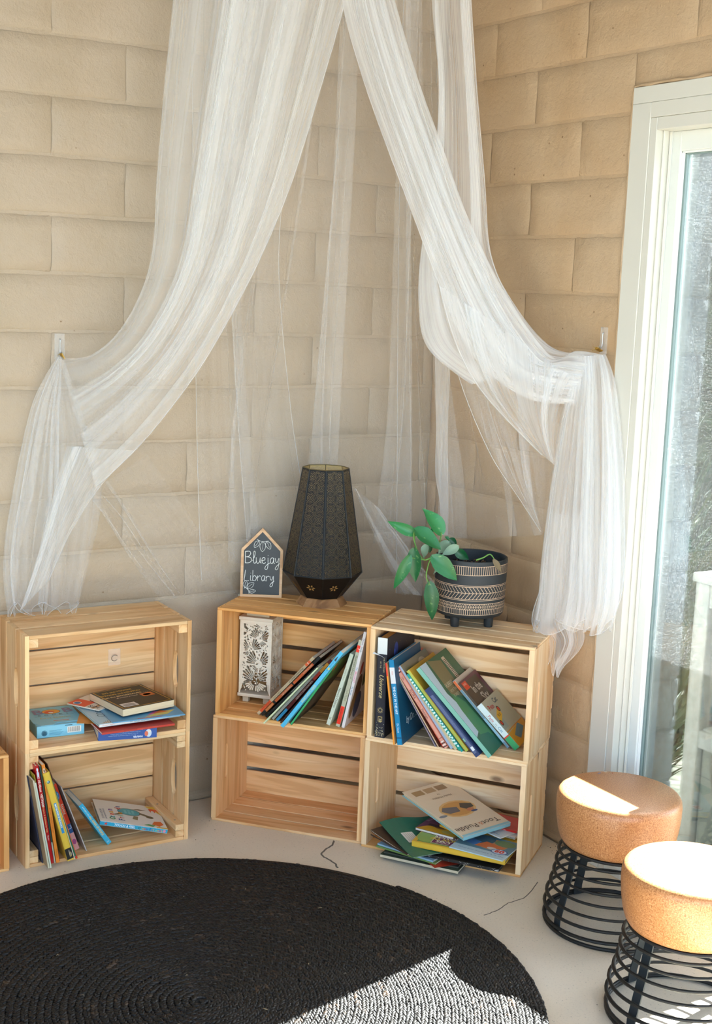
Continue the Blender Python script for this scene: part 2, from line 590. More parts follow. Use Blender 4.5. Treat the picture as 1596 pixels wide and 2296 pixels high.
dpart('jamb_groove', M_WHITE, (.018, -.9425, .028, .030, -.9475, 1.9535), (.040, -.9425, .028, .047, -.9462, 1.9535))
# left fixed panel: stile, rails, bead, gasket, glass ; right panel the same beyond the frame
for (ya, yb) in ((-.9425, -1.69), (-1.63, YR)):
    dx = 0.0 if ya > -1.5 else .028
    dpart('door_stile', M_WHITE2, (.052 + dx, ya, .028, .092 + dx, ya - .030, 1.953))
    dpart('door_stile', M_WHITE2, (.052 + dx, yb, .028, .092 + dx, yb + .045, 1.953))
    dpart('door_rail', M_WHITE2, (.052 + dx, ya - .03, 1.905, .092 + dx, yb + .045, 1.953))
    dpart('door_rail', M_WHITE2, (.052 + dx, ya - .03, .028, .092 + dx, yb + .045, .11))
    dpart('glass_bead', cm('#eef0ee', .3), (.057 + dx, ya - .030, .11, .066 + dx, ya - .035, 1.905), (.057 + dx, ya - .03, 1.900, .066 + dx, yb + .045, 1.905))
    dpart('gasket', M_SEAL, (.066 + dx, ya - .030, .11, .076 + dx, ya - .040, 1.905), (.066 + dx, ya - .03, 1.897, .076 + dx, yb + .045, 1.905))
g, nt, b = new_mat('dusty_window_glass')
nt.nodes.remove(b)
geo = nd(nt, 'ShaderNodeNewGeometry'); pos = geo.outputs['Position']
tr = nd(nt, 'ShaderNodeBsdfTransparent'); tr.inputs[0].default_value = (.95, .985, .98, 1)
gl = nd(nt, 'ShaderNodeBsdfGlossy'); gl.inputs['Roughness'].default_value = 0.02
du = nd(nt, 'ShaderNodeBsdfTranslucent'); du.inputs[0].default_value = (.85, .9, .92, 1)
lw = nd(nt, 'ShaderNodeFresnel'); lw.inputs[0].default_value = 1.45
m1 = nd(nt, 'ShaderNodeMixShader'); nt.links.new(mathn(nt, 'MULTIPLY', lw.outputs[0], 0.8), m1.inputs[0])
nt.links.new(tr.outputs[0], m1.inputs[1]); nt.links.new(gl.outputs[0], m1.inputs[2])
sp = noise(nt, pos, 260.0, 2, 0.8)
sp2 = noise(nt, pos, 5.0, 2, 0.5)
dust = mathn(nt, 'MULTIPLY', ramp(nt, sp.outputs[0], [(0.56, (.0, .0, .0)), (0.68, (1, 1, 1))]).outputs[0], ramp(nt, sp2.outputs[0], [(0.3, (.008, .008, .008)), (0.7, (.036, .036, .036))]).outputs[0])
dust = mathn(nt, 'ADD', dust, 0.0025)
m2 = nd(nt, 'ShaderNodeMixShader'); nt.links.new(dust, m2.inputs[0])
nt.links.new(m1.outputs[0], m2.inputs[1]); nt.links.new(du.outputs[0], m2.inputs[2])
nt.links.new(m2.outputs[0], nt.nodes['Material Output'].inputs[0])
dpart('glass_pane', g, (.071, -.974, .105, .0735, -1.65, 1.908), c=0)
dpart('glass_pane', g, (.099, -1.665, .105, .1015, YR + .04, 1.908), c=0)

# ------------------------------------------------------------------ outside the door
def speckle(name, c1, c2, sc, rough=.9):
    m, nt, b = new_mat(name)
    geo = nd(nt, 'ShaderNodeNewGeometry')
    n = noise(nt, geo.outputs['Position'], sc, 4, .7)
    nt.links.new(mixc(nt, ramp(nt, n.outputs[0], [(.4, (0, 0, 0)), (.62, (1, 1, 1))]).outputs[0], lin(c1), lin(c2)), b.inputs['Base Color'])
    b.inputs['Roughness'].default_value = rough
    bump(nt, b, n.outputs[0], .4, .006)
    return m
gr = tag(MB().box(.2, -9, -.3, 14, 9, -.06).build('garden_ground', speckle('dry_grass_ground', '#3f4636', '#77776c', 9.0)), kind='structure')
tag(MB().box(-14, -14, -.3, .2, -5.2, -.06).build('terrace_ground', speckle('terrace', '#75797e', '#868a90', 4.0)), kind='structure')
M_GREY = speckle('grey_block', '#555e61', '#6b7578', 60.0)
ww = MB().box(.205, -.838, -.1, .318, -.60, 2.75)
WING = st(ww.build('wall_outside', M_GREY))
mW = lambda s, z: Matrix(((1, 0, 0, s), (0, 0, -1, -.8425), (0, 1, 0, z), (0, 0, 0, 1)))
lay_blocks(WING, mW, M_GREY, .126, .322, -.1, -.02, whole)
lay_blocks(WING, lambda s, z: Matrix(((0, 0, 1, .3225), (1, 0, 0, s), (0, 1, 0, z), (0, 0, 0, 1))), M_GREY, -.84, -.60, 0.1, .3, whole)
hedge_m = speckle('leaf_green', '#2c4430', '#55704f', 14.0)
def blades(n, cx, cy, rad, hmin, hmax, wid, seed, mat):
    rnd = random.Random(seed); mb = MB()
    for i in range(n):
        a = rnd.uniform(0, 6.283); r0 = rad * .35 * math.sqrt(rnd.random())
        x, y = cx + r0 * math.cos(a), cy + r0 * math.sin(a)
        h = rnd.uniform(hmin, hmax); lean = rnd.uniform(.15, 1.0) * rad * 1.6
        nx, ny = -math.sin(a), math.cos(a)
        vs, fs = [], []
        K = 5
        for k in range(K + 1):
            t = k / K
            px = x + math.cos(a) * lean * t * t; py = y + math.sin(a) * lean * t * t
            pz = -.06 + h * (t - .28 * t ** 3)
            w = wid * (1 - t) ** .7 * .5 + .0004
            vs += [(px - nx * w, py - ny * w, pz), (px, py, pz - w * .5), (px + nx * w, py + ny * w, pz)]
        for k in range(K):
            for q in (0, 1):
                fs.append((k * 3 + q, k * 3 + q + 1, k * 3 + q + 4, k * 3 + q + 3))
        mb.add(vs, fs)
    return mb
blade_ms = [cm('#2d4627', .6), cm('#3a5530', .6), cm('#263f27', .6)]
spots = [(.95, -.12, .30, 1.2), (1.40, .42, .34, 1.5), (1.95, .95, .34, 1.6), (2.45, 1.75, .34, 1.5), (1.85, .05, .30, .9), (2.75, .6, .40, 1.6), (.66, -.42, .14, .5)]
words_ = ['nearest the glass', 'second from the glass', 'tall, third from the glass', 'tall, against the hedge', 'low, at the front of the bed', 'beyond the low one, farthest to the right', 'smallest, at the foot of the grey wall']
for i, (x, y, r, h) in enumerate(spots):
    o = blades(130, 0, 0, r, h * .35, h, .024, 30 + i, None).build('strappy_plant', blade_ms[i % 3], loc=(x, y, 0))
    tag(o, 'strappy green plant outside the door, ' + words_[i], 'plant', 'strappy plants outside the door')
bush = MB()
rb = random.Random(5)
def hull(a, z):
    t = z / 3.3
    return (1.75 + .16 * math.sin(5 * a + 3 * z) + .10 * math.sin(9 * a - 4 * z)) * (1 - .55 * max(0, t - .45) ** 2 * 3.0)
nz, na = 12, 26
vs = [(hull(2 * math.pi * k / na, 3.3 * j / nz) * math.cos(2 * math.pi * k / na), hull(2 * math.pi * k / na, 3.3 * j / nz) * math.sin(2 * math.pi * k / na), 3.3 * j / nz) for j in range(nz + 1) for k in range(na)] + [(0, 0, 3.45)]
bush.add(vs, [(j * na + k, j * na + (k + 1) % na, (j + 1) * na + (k + 1) % na, (j + 1) * na + k) for j in range(nz) for k in range(na)] + [(nz * na + k, nz * na + (k + 1) % na, (nz + 1) * na) for k in range(na)])
for i in range(5200):
    a, z = rb.uniform(0, 6.283), 3.35 * rb.random()
    R0 = hull(a, z) + rb.uniform(-.02, .14)
    R = Euler((rb.uniform(-.9, .9), rb.uniform(-.9, .9), a + rb.uniform(-.8, .8))).to_matrix()
    s_ = rb.uniform(.05, .11)
    bush.add([Vector((R0 * math.cos(a), R0 * math.sin(a), z)) + R @ Vector(q) * s_ for q in ((0, -1, 0), (.12, 0, .45), (0, 1, 0), (.12, 0, -.45))], [(0, 1, 2, 3)])
bo = bush.build('hedge_bush', hedge_m, loc=(4.3, 3.3, -.06))
tag(bo, 'dense green bush far beyond the glass door', 'bush')

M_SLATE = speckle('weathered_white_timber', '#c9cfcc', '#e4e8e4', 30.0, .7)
M_GREY_SHADE = speckle('weathered_grey_shade_timber', '#8f978f', '#a7aea4', 40.0, .8)  # grey timber colour that also paints the shade at the stand's back
ts = empty('timber_stand', (.30, -.90, -.068))
tag(ts, 'weathered white timber stand with pale cushion outside the glass door', 'stand')
for (x, y) in ((0, 0), (0, -.42), (.36, 0), (.36, -.42)):
    MB().box(x, y - .05, 0, x + .05, y, .84, .002).build('post', M_SLATE, ts)
MB().box(.005, -.42, .775, .045, -.05, .84, .002).build('top_rail', M_SLATE, ts)
MB().box(-.01, -.475, .842, .42, .005, .866, .002).build('top_board', M_SLATE, ts)
MB().box(.02, -.42, .40, .40, -.05, .43, .002).build('shelf', M_SLATE, ts)
MB().box(.005, -.42, .375, .02, -.05, .425, .002).build('shelf_rail', M_SLATE, ts)
for k in range(4):
    MB().box(.02, -.05 - .09 * (k + 1) - .003, .02, .035, -.05 - .09 * k - .006, .37, .002).build('front_panel', M_GREY_SHADE, ts)
for y in (-.012, -.470):  # unseen boards added to stop sun leaking through the stand's open sides
    MB().box(.052, y, .0, .358, y + .012, .840, .002).build('side_panel', M_SLATE, ts)
MB().box(.300, -.42, .0, .315, -.05, .841, .002).build('back_panel', M_GREY_SHADE, ts)  # brought forward and raised to block the sun; its shade painted as grey
cu = MB(); rc = random.Random(3)
nxy = 9
vs, fs = [], []
for j in range(nxy * 2):
    a = 2 * math.pi * j / (nxy * 2)
    for i in range(nxy):
        t = i / (nxy - 1)
        rr = .1 * (math.sin(math.pi * min(max(t, .04), .96)) ** .4) + rc.uniform(-.006, .006)
        vs.append((.14 + rr * math.cos(a), -.06 - .33 * t, .535 + rr * math.sin(a)))
for j in range(nxy * 2):
    j2 = (j + 1) % (nxy * 2)
    for i in range(nxy - 1): fs.append((j * nxy + i, j * nxy + i + 1, j2 * nxy + i + 1, j2 * nxy + i))
cu.add(vs, fs)
tag(cu.build('cushion', cm('#f1f2ee', .9), smooth=True, loc=(.30, -.90, -.068)), 'lumpy white cushion lying on the shelf of the timber stand outside', 'cushion')
tr_ = MB().box(-.08, -.08, 0, .08, .08, .010, .003); tr_.box(-.08, -.08, .01, .08, -.07, .05, .002); tr_.box(-.08, .07, .01, .08, .08, .05, .002); tr_.box(-.08, -.07, .01, -.07, .07, .05, .002); tr_.box(.07, -.07, .01, .08, .07, .05, .002)
tag(tr_.build('sun_blocker', M_GREY_SHADE, loc=(.385, -1.25, .798)), 'grey sun blocker added out of view on top of the timber stand outside', 'blocker')  # added out of view to block sun from part of the farther seat
# ------------------------------------------------------------------ wooden crates
PINE = wood_mat('pale_pine', '#f3c894', '#e8b176', '#c68545')
PINE_W = wood_mat('warm_pine', '#f3c283', '#e4a45c', '#c07c36')
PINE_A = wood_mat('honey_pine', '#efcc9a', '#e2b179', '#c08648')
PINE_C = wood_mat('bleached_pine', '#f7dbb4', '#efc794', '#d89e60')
CW, CD, CH = 0.457, 0.243, 0.3166
AW, AD, AH = 0.46, 0.2464, 0.31415
def stadium(cx, cy, L, W, n=7):
    r = W / 2; a = L / 2 - r
    return [(cx + a + r * math.sin(math.pi * i / n), cy - r * math.cos(math.pi * i / n)) for i in range(n + 1)] + \
           [(cx - a - r * math.sin(math.pi * i / n), cy + r * math.cos(math.pi * i / n)) for i in range(n + 1)]
_eb = {}
def slat_crate(name, label, M, pine, dark_slat=None):
    """crate lying on its long side: solid end boards with a finger groove, slatted bottom (now the back) and sides (now top and base)"""
    o = tag(empty(name, matrix=M), label, 'crate', 'wooden crates used as shelves')
    stt = 0.0075
    if pine not in _eb:
        h = CH - 2 * stt
        _eb[pine] = plate_mesh('end_board', [(0, 0), (h, 0), (h, CD - .0078), (0, CD - .0078)], [stadium(h / 2, .07, .105, .02)],
                               [(0, .004, True), (.004, .010, False), (.010, .014, True)], pine)
    for x in (0.0, CW - .014):
        # plate X -> up, plate Y -> depth, plate Z -> -x : shift by thickness
        link('end_board', _eb[pine], o, matrix=Matrix(((0, 0, 1, x), (0, 1, 0, 0), (1, 0, 0, stt), (0, 0, 0, 1))) if False else Matrix(((0, 0, -1, x + .014), (0, 1, 0, 0), (1, 0, 0, stt), (0, 0, 0, 1))))
    w = (CD - 3 * .0055) / 4
    for k in range(4):
        for z in (stt / 2, CH - stt / 2):
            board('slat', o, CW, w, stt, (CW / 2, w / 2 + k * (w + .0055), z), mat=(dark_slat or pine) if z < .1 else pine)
    hb = .0665; gap = (CH - 2 * stt - 4 * hb) / 3
    for k in range(4):
        board('back_slat', o, CW, hb, .0075, (CW / 2, CD - .0075 / 2, stt + hb / 2 + k * (hb + gap)), (math.pi / 2, 0, 0), mat=pine)
    nails = MB()
    for k in range(4):
        for x in (.007, CW - .007):
            for q in (.25, .75):
                y = k * (w + .0055) + w * q
                nails.lathe([(0.0014, CH - .0002), (0.0014, CH + .0003)], 6, x, y)
    nails.build('nail', cm('#4d3a26', .5), o)
    return o

def board_crate(name, label, M, pine, double=False):
    """crate with three upright boards per end, corner cleats inside, three wide slats per side"""
    o = tag(empty(name, matrix=M), label, 'crate', 'wooden crates used as shelves')
    t, st_ = .011, .0095
    bw, gap = .0755, .00995
    def notch(side):
        pts = [(0, 0), (AH, 0)]
        arc = [(AH / 2 + .052 * math.cos(a), .015 * math.sin(a)) for a in np.linspace(0, math.pi, 9)]
        if side == 'hi':
            return [(0, 0), (AH, 0), (AH, bw)] + [(x, bw - y) for x, y in arc] + [(0, bw)]
        if side == 'lo':
            return [(0, 0)] + [(x, y) for x, y in reversed(arc)] + [(AH, 0), (AH, bw), (0, bw)]
        return [(0, 0), (AH, 0), (AH, bw), (0, bw)]
    for x in (0, AW - t):
        for k, sd in enumerate(('hi', 'lo', None)):
            key = (pine.name, sd)
            if key not in _eb: _eb[key] = plate_mesh('end_board', notch(sd), [], [(0, t, False)], pine)
            link('end_board', _eb[key], o, matrix=Matrix(((0, 0, -1, x + t), (0, 1, 0, k * (bw + gap)), (1, 0, 0, 0), (0, 0, 0, 1))))
    for k in range(3):
        y = bw / 2 + k * (bw + gap)
        for z in (st_ / 2, AH - st_ / 2):
            board('slat', o, AW - 2 * t - .001, bw, st_, (AW / 2, y, z), mat=pine)
    cz = .024
    for x in (t + .0125, AW - t - .0125):
        for z in (st_ + cz / 2, AH - st_ - cz / 2):
            if double:
                for q in (-cz / 4, cz / 4):
                    board('cleat', o, AD - .016, .025, cz / 2 + .006 - .0006, (x, (AD - .016) / 2 + .003, z + q * 1.5 + (.006 if z < .1 else -.006)), (0, 0, math.pi / 2), mat=pine)
            else:
                board('cleat', o, AD - .016, .025, cz, (x, (AD - .016) / 2 + .003, z), (0, 0, math.pi / 2), mat=pine)
    hb = (AH - 2 * st_ - 2 * .0045) / 3
    for k in range(3):
        board('back_slat', o, AW - 2 * t - .001, hb, .009, (AW / 2, AD - .006, st_ + hb / 2 + k * (hb + .0045)), (math.pi / 2, 0, 0), mat=pine)
    sc = MB()
    for x in (AW - t - .0125,):
        for y in (.04, .17):
            sc.lathe([(0.0032, st_ + cz + (.0115 if double else 0) - .0005), (0.0030, st_ + cz + (.0115 if double else 0) + .0006)], 9, x, y)
    sc.build('screw', cm('#8a8a88', .35, .9), o)
    return o
def CM(x, y, yaw, z=0.0): return Matrix.Translation((x, y, z)) @ Matrix.Rotation(yaw, 4, 'Z')
MA0 = CM(-1.3861, -.2476, -.0158); MA1 = CM(-1.3861, -.2476, -.0158, AH)
MB0 = CM(-.8094, -.1569, -.8475); MB1 = CM(-.8054, -.1609, -.8475, CH)
MC0 = CM(-.5146, -.5115, -.9203); MC1 = CM(-.5126, -.5130, -.9203, CH)
board_crate('wooden_crate', 'lower wooden crate of the left stack, slim books leaning inside', MA0, PINE_A, True)
board_crate('wooden_crate', 'upper wooden crate of the left stack, holding blue box and black board book', MA1, PINE_A)
slat_crate('wooden_crate', 'empty wooden crate beneath the one with the white butterfly lantern', MB0, PINE)
slat_crate('wooden_crate', 'wooden crate holding the white butterfly lantern, chalkboard and black lamp on top', MB1, PINE_W)
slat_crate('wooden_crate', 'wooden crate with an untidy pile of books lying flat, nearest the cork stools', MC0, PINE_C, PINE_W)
slat_crate('wooden_crate', 'wooden crate full of leaning books with the potted plant on top', MC1, PINE_C)
slat_crate('wooden_crate', 'single wooden crate cut off by the left edge of the picture', CM(-1.4272 - CW * math.cos(-.02), -.2418 + CW * .02, -.02), PINE_W)
# ------------------------------------------------------------------ writing (made into flat meshes at the end, in one go)
TEXTS = []
def text(parent, s, size, org, X, Y, color, align='LEFT', name='lettering', squash=1.0, bold=0.0, shear=0.0):
    TEXTS.append((parent, s, size, Vector(org), Vector(X), Vector(Y), color, align, name, squash, bold, shear))
def finish_texts():
    made = []
    for (parent, s, size, org, X, Y, color, align, name, squash, bold, shear) in TEXTS:
        cu = bpy.data.curves.new('tmp_text', 'FONT')
        cu.body = s; cu.size = size; cu.align_x = align; cu.align_y = 'CENTER'; cu.resolution_u = 2
        cu.offset = bold; cu.shear = shear
        o = bpy.data.objects.new('tmp_text', cu); COL.objects.link(o); made.append(o)
    bpy.context.view_layer.update()
    dg = bpy.context.evaluated_depsgraph_get()
    for o, (parent, s, size, org, X, Y, color, align, name, squash, bold, shear) in zip(made, TEXTS):
        me = bpy.data.meshes.new_from_object(o.evaluated_get(dg))
        me.name = name
        me.materials.clear(); me.materials.append(cm(color, .5))
        Z = X.cross(Y)
        M = Matrix(((X.x * squash, Y.x, Z.x, org.x), (X.y * squash, Y.y, Z.y, org.y), (X.z * squash, Y.z, Z.z, org.z), (0, 0, 0, 1)))
        if len(me.polygons): link(name, me, parent, matrix=M)
    for o in made:
        c = o.data
        bpy.data.objects.remove(o); bpy.data.curves.remove(c)

def art(parent, org, X, Y, items, name='cover_print'):
    """flat print on a cover: items = ('r', x0, y0, x1, y1, col) | ('e', cx, cy, rx, ry, col) | ('p', [(x, y)..], col)"""
    org, X, Y = Vector(org), Vector(X), Vector(Y); Z = X.cross(Y)
    mb = MB()
    for i, it in enumerate(items):
        lift = Z * (.00012 + .000018 * min(i, 14))
        if it[0] == 'r': P = [(it[1], it[2]), (it[3], it[2]), (it[3], it[4]), (it[1], it[4])]
        elif it[0] == 'e': P = [(it[1] + it[3] * math.cos(a), it[2] + it[4] * math.sin(a)) for a in np.linspace(0, 2 * math.pi, 17)[:-1]]
        else: P = it[1]
        mb.use(cm(it[-1], .45))
        mb.add([org + X * p[0] + Y * p[1] + lift for p in P], [tuple(range(len(P)))])
    return mb.build(name, None, parent)

PAGE = '#e9e0cb'
def book(label, M, w, d, t, cover, hard=False, spine='front', spine_col=None, page=PAGE, group=None, cat='book', name='book', rough=.4, wavy=0.0, bottom=None, corner=None):
    """lying frame: w along the front edge (x), d deep (y), t thick (z). spine on the named side"""
    o = tag(empty(name, matrix=M), label, cat, group)
    b = .0024 if hard else min(.0009, t * .3)
    ov = .0028 if hard else .0004
    cmat, smat, bmat = cm(cover, rough), cm(spine_col or cover, rough), cm(bottom or cover, rough)
    mb = MB()
    def sheet(z0, z1, mt):
        mb.use(mt)
        if wavy <= 0: mb.box(0, 0, z0, w, d, z1, min(.0005, (z1 - z0) * .3))
        else:
            n = 7; vs = []
            for j in range(n + 1):
                for i in range(n + 1):
                    x, y = i / n, j / n
                    dz = wavy * ((1 - x) ** 2 * 1.0 + .25 * math.sin(5 * y + 2 * x) * (1 - x)) * (1.0)
                    vs += [(w * x, d * y, z0 + dz), (w * x, d * y, z1 + dz)]
            fs = []
            for j in range(n):
                for i in range(n):
                    a = (j * (n + 1) + i) * 2; e = a + 2; g_ = a + 2 * (n + 1); h = g_ + 2
                    fs += [(a + 1, e + 1, h + 1, g_ + 1), (a, g_, h, e)]
            for i in range(n):
                a = i * 2; fs.append((a, a + 2, a + 3, a + 1))
                a = (n * (n + 1) + i) * 2; fs.append((a, a + 1, a + 3, a + 2))
                a = i * (n + 1) * 2; g_ = a + 2 * (n + 1); fs.append((a, a + 1, g_ + 1, g_))
                a = (i * (n + 1) + n) * 2; g_ = a + 2 * (n + 1); fs.append((a, g_, g_ + 1, a + 1))
            mb.add(vs, fs)
    sheet(t - b, t, cmat)
    sheet(0, b, bmat)
    mb.use(smat)
    if spine == 'front': mb.box(0, 0, b * .2, w, b, t - b * .2, .0003)
    elif spine == 'back': mb.box(0, d - b, b * .2, w, d, t - b * .2, .0003)
    elif spine == 'left': mb.box(0, 0, b * .2, b, d, t - b * .2, .0003)
    elif spine == 'right': mb.box(w - b, 0, b * .2, w, d, t - b * .2, .0003)
    if wavy <= 0 or spine is None: pass
    mb.build('cover', None, o)
    x0, y0, x1, y1 = ov, ov, w - ov, d - ov
    if spine == 'front': y0 = b
    if spine == 'back': y1 = d - b
    if spine == 'left': x0 = b
    if spine == 'right': x1 = w - b
    if t - 2 * b > .0006:
        if wavy <= 0:
            pg = MB()
            nl = 1 if t < .006 else 3
            for k in range(nl):
                za, zb = b + (t - 2 * b) * k / nl, b + (t - 2 * b) * (k + 1) / nl
                j = random.uniform(0, .0008)
                pg.box(x0 + (j if spine != 'left' else 0), y0 + (j if spine != 'front' else 0), za, x1 - (j if spine != 'right' else 0), y1 - (j if spine != 'back' else 0), zb, .0003)
            pg.build('pages', cm(page, .8), o)
        else:
            mb = MB(); mb2 = mb
            n = 7; vs = []; fs = []
            for j in range(n + 1):
                for i in range(n + 1):
                    x, y = i / n, j / n
                    dz = wavy * ((1 - x) ** 2 + .25 * math.sin(5 * y + 2 * x) * (1 - x))
                    X_ = x0 + (x1 - x0) * x; Y_ = y0 + (y1 - y0) * y
                    vs += [(X_, Y_, b + dz), (X_, Y_, t - b + dz)]
            for j in range(n):
                for i in range(n):
                    a = (j * (n + 1) + i) * 2; e = a + 2; g_ = a + 2 * (n + 1); h = g_ + 2
                    fs += [(a + 1, e + 1, h + 1, g_ + 1), (a, g_, h, e)]
            for i in range(n):
                a = i * 2; fs.append((a, a + 2, a + 3, a + 1))
                a = (n * (n + 1) + i) * 2; fs.append((a, a + 1, a + 3, a + 2))
                a = i * (n + 1) * 2; g_ = a + 2 * (n + 1); fs.append((a, a + 1, g_ + 1, g_))
                a = (i * (n + 1) + n) * 2; g_ = a + 2 * (n + 1); fs.append((a, g_, g_ + 1, a + 1))
            mb.add(vs, fs); mb.build('pages', cm(page, .8), o)
    return o

def stand(label, MC, x, y, zs, ang, h, t, dep, cover, lean, **kw):
    """a book standing on a shelf, spine to the front; ang = lean to the right, degrees; x = the lower corner that touches the shelf"""
    R = Matrix.Translation((x, y, zs)) @ Matrix.Rotation(ang * D2R, 4, 'Y')
    # lying x -> up, lying y -> depth, lying z -> -x (left cover is the lying top)
    sh = 0.0 if lean == 'R' else t
    B = Matrix(((0, 0, -1, sh), (0, 1, 0, 0), (1, 0, 0, 0), (0, 0, 0, 1)))
    return book(label, MC @ R @ B, h, dep, t, cover, **kw)

def spine_text(o, h, t, s, a, size, col, **kw):
    """a = distance of the first letter from the top of the standing spine; letters run downwards"""
    text(o, s, size, (h - a, -.0004, t / 2 + kw.pop('dz', 0)), (-1, 0, 0), (0, 0, -1), col, **kw)
def spine_band(o, t, items):
    """items = (x0, x1, col) measured along the spine from the foot"""
    art(o, (0, 0, 0), (1, 0, 0), (0, 0, 1), [('r', a, .0003, b, t - .0003, c) for a, b, c in items], 'spine_print')
def right_face(o, items):
    """print on the right-hand cover of a standing book: x = from the spine, y = up from the foot"""
    return art(o, (0, 0, 0), (0, 1, 0), (1, 0, 0), items)
def right_text(o, s, size, x, y, col, **kw):
    text(o, s, size, (y, x, -.0006), (0, 1, 0), (1, 0, 0), col, **kw)

# ---- crate with the lantern: books leaning to the right
G1 = 'books leaning right in the lantern crate'
zB = CH + .0075
MBk = CM(-.8054, -.1609, -.8475)
o = stand('tan book with orange label at its foot, leftmost of the books leaning by the lantern', MBk, .1229, .0285, zB, 41.2, .247, .0088, .19, '#c2a983', 'R', group=G1)
spine_band(o, .0088, [(.012, .058, '#e0521f'), (.212, .232, '#e8632a')])
spine_text(o, .247, .0088, 'Illustrated Library of', .045, .0075, '#4a3418', shear=.2)
spine_text(o, .247, .0088, 'NATURE', .145, .0085, '#8a744e')
spine_text(o, .247, .0088, '6', .022, .010, '#f6e6cf')
spine_text(o, .247, .0088, 'NATURE STORIES', .193, .0042, '#7c2b0e', dz=.0022); spine_text(o, .247, .0088, 'FOR KIDS', .193, .0042, '#7c2b0e', dz=-.0022)
o = stand('black book with orange title strip, second of the books leaning by the lantern', MBk, .1357, .0265, zB, 41.6, .254, .0084, .20, '#22201d', 'R', group=G1, rough=.3)
spine_band(o, .0084, [(.018, .052, '#d9742a'), (.06, .135, '#c9622a'), (.14, .225, '#d8652d')])
spine_text(o, .254, .0084, 'Story Treasury', .034, .0062, '#f3d9b5'); spine_text(o, .254, .0084, 'TALES OF HIPS', .125, .0062, '#f3d9b5')
spine_text(o, .254, .0084, 'Read-Together Tales', .205, .0034, '#f3d9b5')
o = stand('thin black book with small white lettering, third of the books leaning by the lantern', MBk, .1510, .0160, zB, 42.2, .225, .0065, .19, '#181b1a', 'R', group=G1)
spine_text(o, .225, .0065, 'a first nature notebook for young explorers', .04, .0042, '#cfd3c4')
o = stand('pale green floppy magazine sticking out furthest, beside the lantern', MBk, .1655, -.0386, zB, 40.6, .236, .0045, .205, '#c9d1a8', 'R', group=G1, cat='magazine', name='magazine')
o = stand('grey paged magazine tucked behind the pale green one', MBk, .1765, .0040, zB, 40.0, .226, .0070, .20, '#b7b2a4', 'R', group=G1, cat='magazine', name='magazine', page='#cfcabd')
o = stand('dark red cookery book with blue foot, leaning on a blue book', MBk, .1925, -.0030, zB, 38.6, .250, .0085, .20, '#5f1715', 'R', group=G1, rough=.35)
spine_band(o, .0085, [(0, .048, '#2f8fb5'), (.17, .2, '#c63018'), (.2, .235, '#e0962c')])
spine_text(o, .250, .0085, 'FUN WITH KIDS COOKERY', .086, .0062, '#e9d3bd')
o = stand('thin brown book squeezed against the light blue book', MBk, .2065, -.0150, zB, 37.5, .232, .0040, .19, '#4a2a22', 'R', group=G1)
o = stand('light blue thick paperback with yellow lettering, leaning by the white books', MBk, .2262, -.0494, zB, 35.6, .287, .0105, .22, '#56b7da', 'R', group=G1, rough=.3)
spine_text(o, .287, .0105, 'EVEN UNICORNS', .125, .0085, '#d9d27a'); spine_text(o, .287, .0105, 'a colouring story', .03, .006, '#3a7fa6')
art(o, (0, 0, 0), (1, 0, 0), (0, 0, 1), [('e', .225, .005, .004, .003, '#e6d35a'), ('p', [(.255, .002), (.272, .006), (.254, .0085)], '#2b2a38')], 'spine_print')
o = stand('dark paperback with a bright green edge, just right of the light blue book', MBk, .2395, -.0180, zB, 33.2, .250, .0060, .20, '#2b2420', 'R', group=G1, spine_col='#46b06a')
right_face(o, [('p', [(.0, .0), (.006, 0), (.006, .25), (0, .25)], '#3fae68'), ('p', [(.02, .15), (.15, .14), (.19, .24), (.02, .24)], '#56743a'), ('p', [(.006, .2), (.03, .2), (.02, .225), (.006, .225)], '#d53a1e'), ('p', [(.03, .03), (.17, .04), (.15, .13), (.04, .12)], '#574a3c')])
o = stand('slim white book with brown title, left of the red labelled one', MBk, .3380, .0240, zB, 16.3, .221, .0110, .19, '#cfd3bd', 'R', group=G1)
spine_text(o, .221, .011, "Nature's Children", .105, .0085, '#5a4a2c'); spine_text(o, .221, .011, 'Getting To Know', .046, .005, '#7c745c'); spine_text(o, .221, .011, '24', .196, .0075, '#3d3626')
o = stand('tall grey book with bright red labels at head and foot', MBk, .3682, .0203, zB, 12.9, .262, .0118, .20, '#b9b49a', 'R', group=G1)
spine_band(o, .0118, [(.008, .062, '#e8351d'), (.226, .246, '#e8351d')])
spine_text(o, .262, .0118, 'Illustrated Library of', .045, .0085, '#3c3a26', shear=.2); spine_text(o, .262, .0118, 'NATURE', .15, .0088, '#8f8a6c'); spine_text(o, .262, .0118, '7', .026, .0085, '#f6ead4', align='CENTER')
spine_text(o, .262, .0118, 'NATURE STORIES', .206, .0045, '#8e1d0c', dz=.002)
o = stand('tall white book with pink and blue title, against the right end board', MBk, .3828, .0179, zB, 11.0, .287, .0085, .21, '#dcd3cf', 'R', group=G1)
spine_text(o, .287, .0085, 'Devine - Steele', .02, .0065, '#3c3a4a'); spine_text(o, .287, .0085, 'The', .105, .006, '#3d86a8'); spine_text(o, .287, .0085, 'BRILLIANT', .117, .0072, '#d2446e'); spine_text(o, .287, .0085, 'Ms. Bangle', .163, .006, '#3d7f9a')
right_face(o, [('e', .05, .10, .03, .05, '#5a3a22'), ('e', .03, .06, .02, .04, '#7c5a34'), ('e', .08, .05, .03, .04, '#3a4a6c'), ('e', .04, .17, .012, .02, '#b23a24'), ('e', .1, .14, .02, .04, '#39512f')])

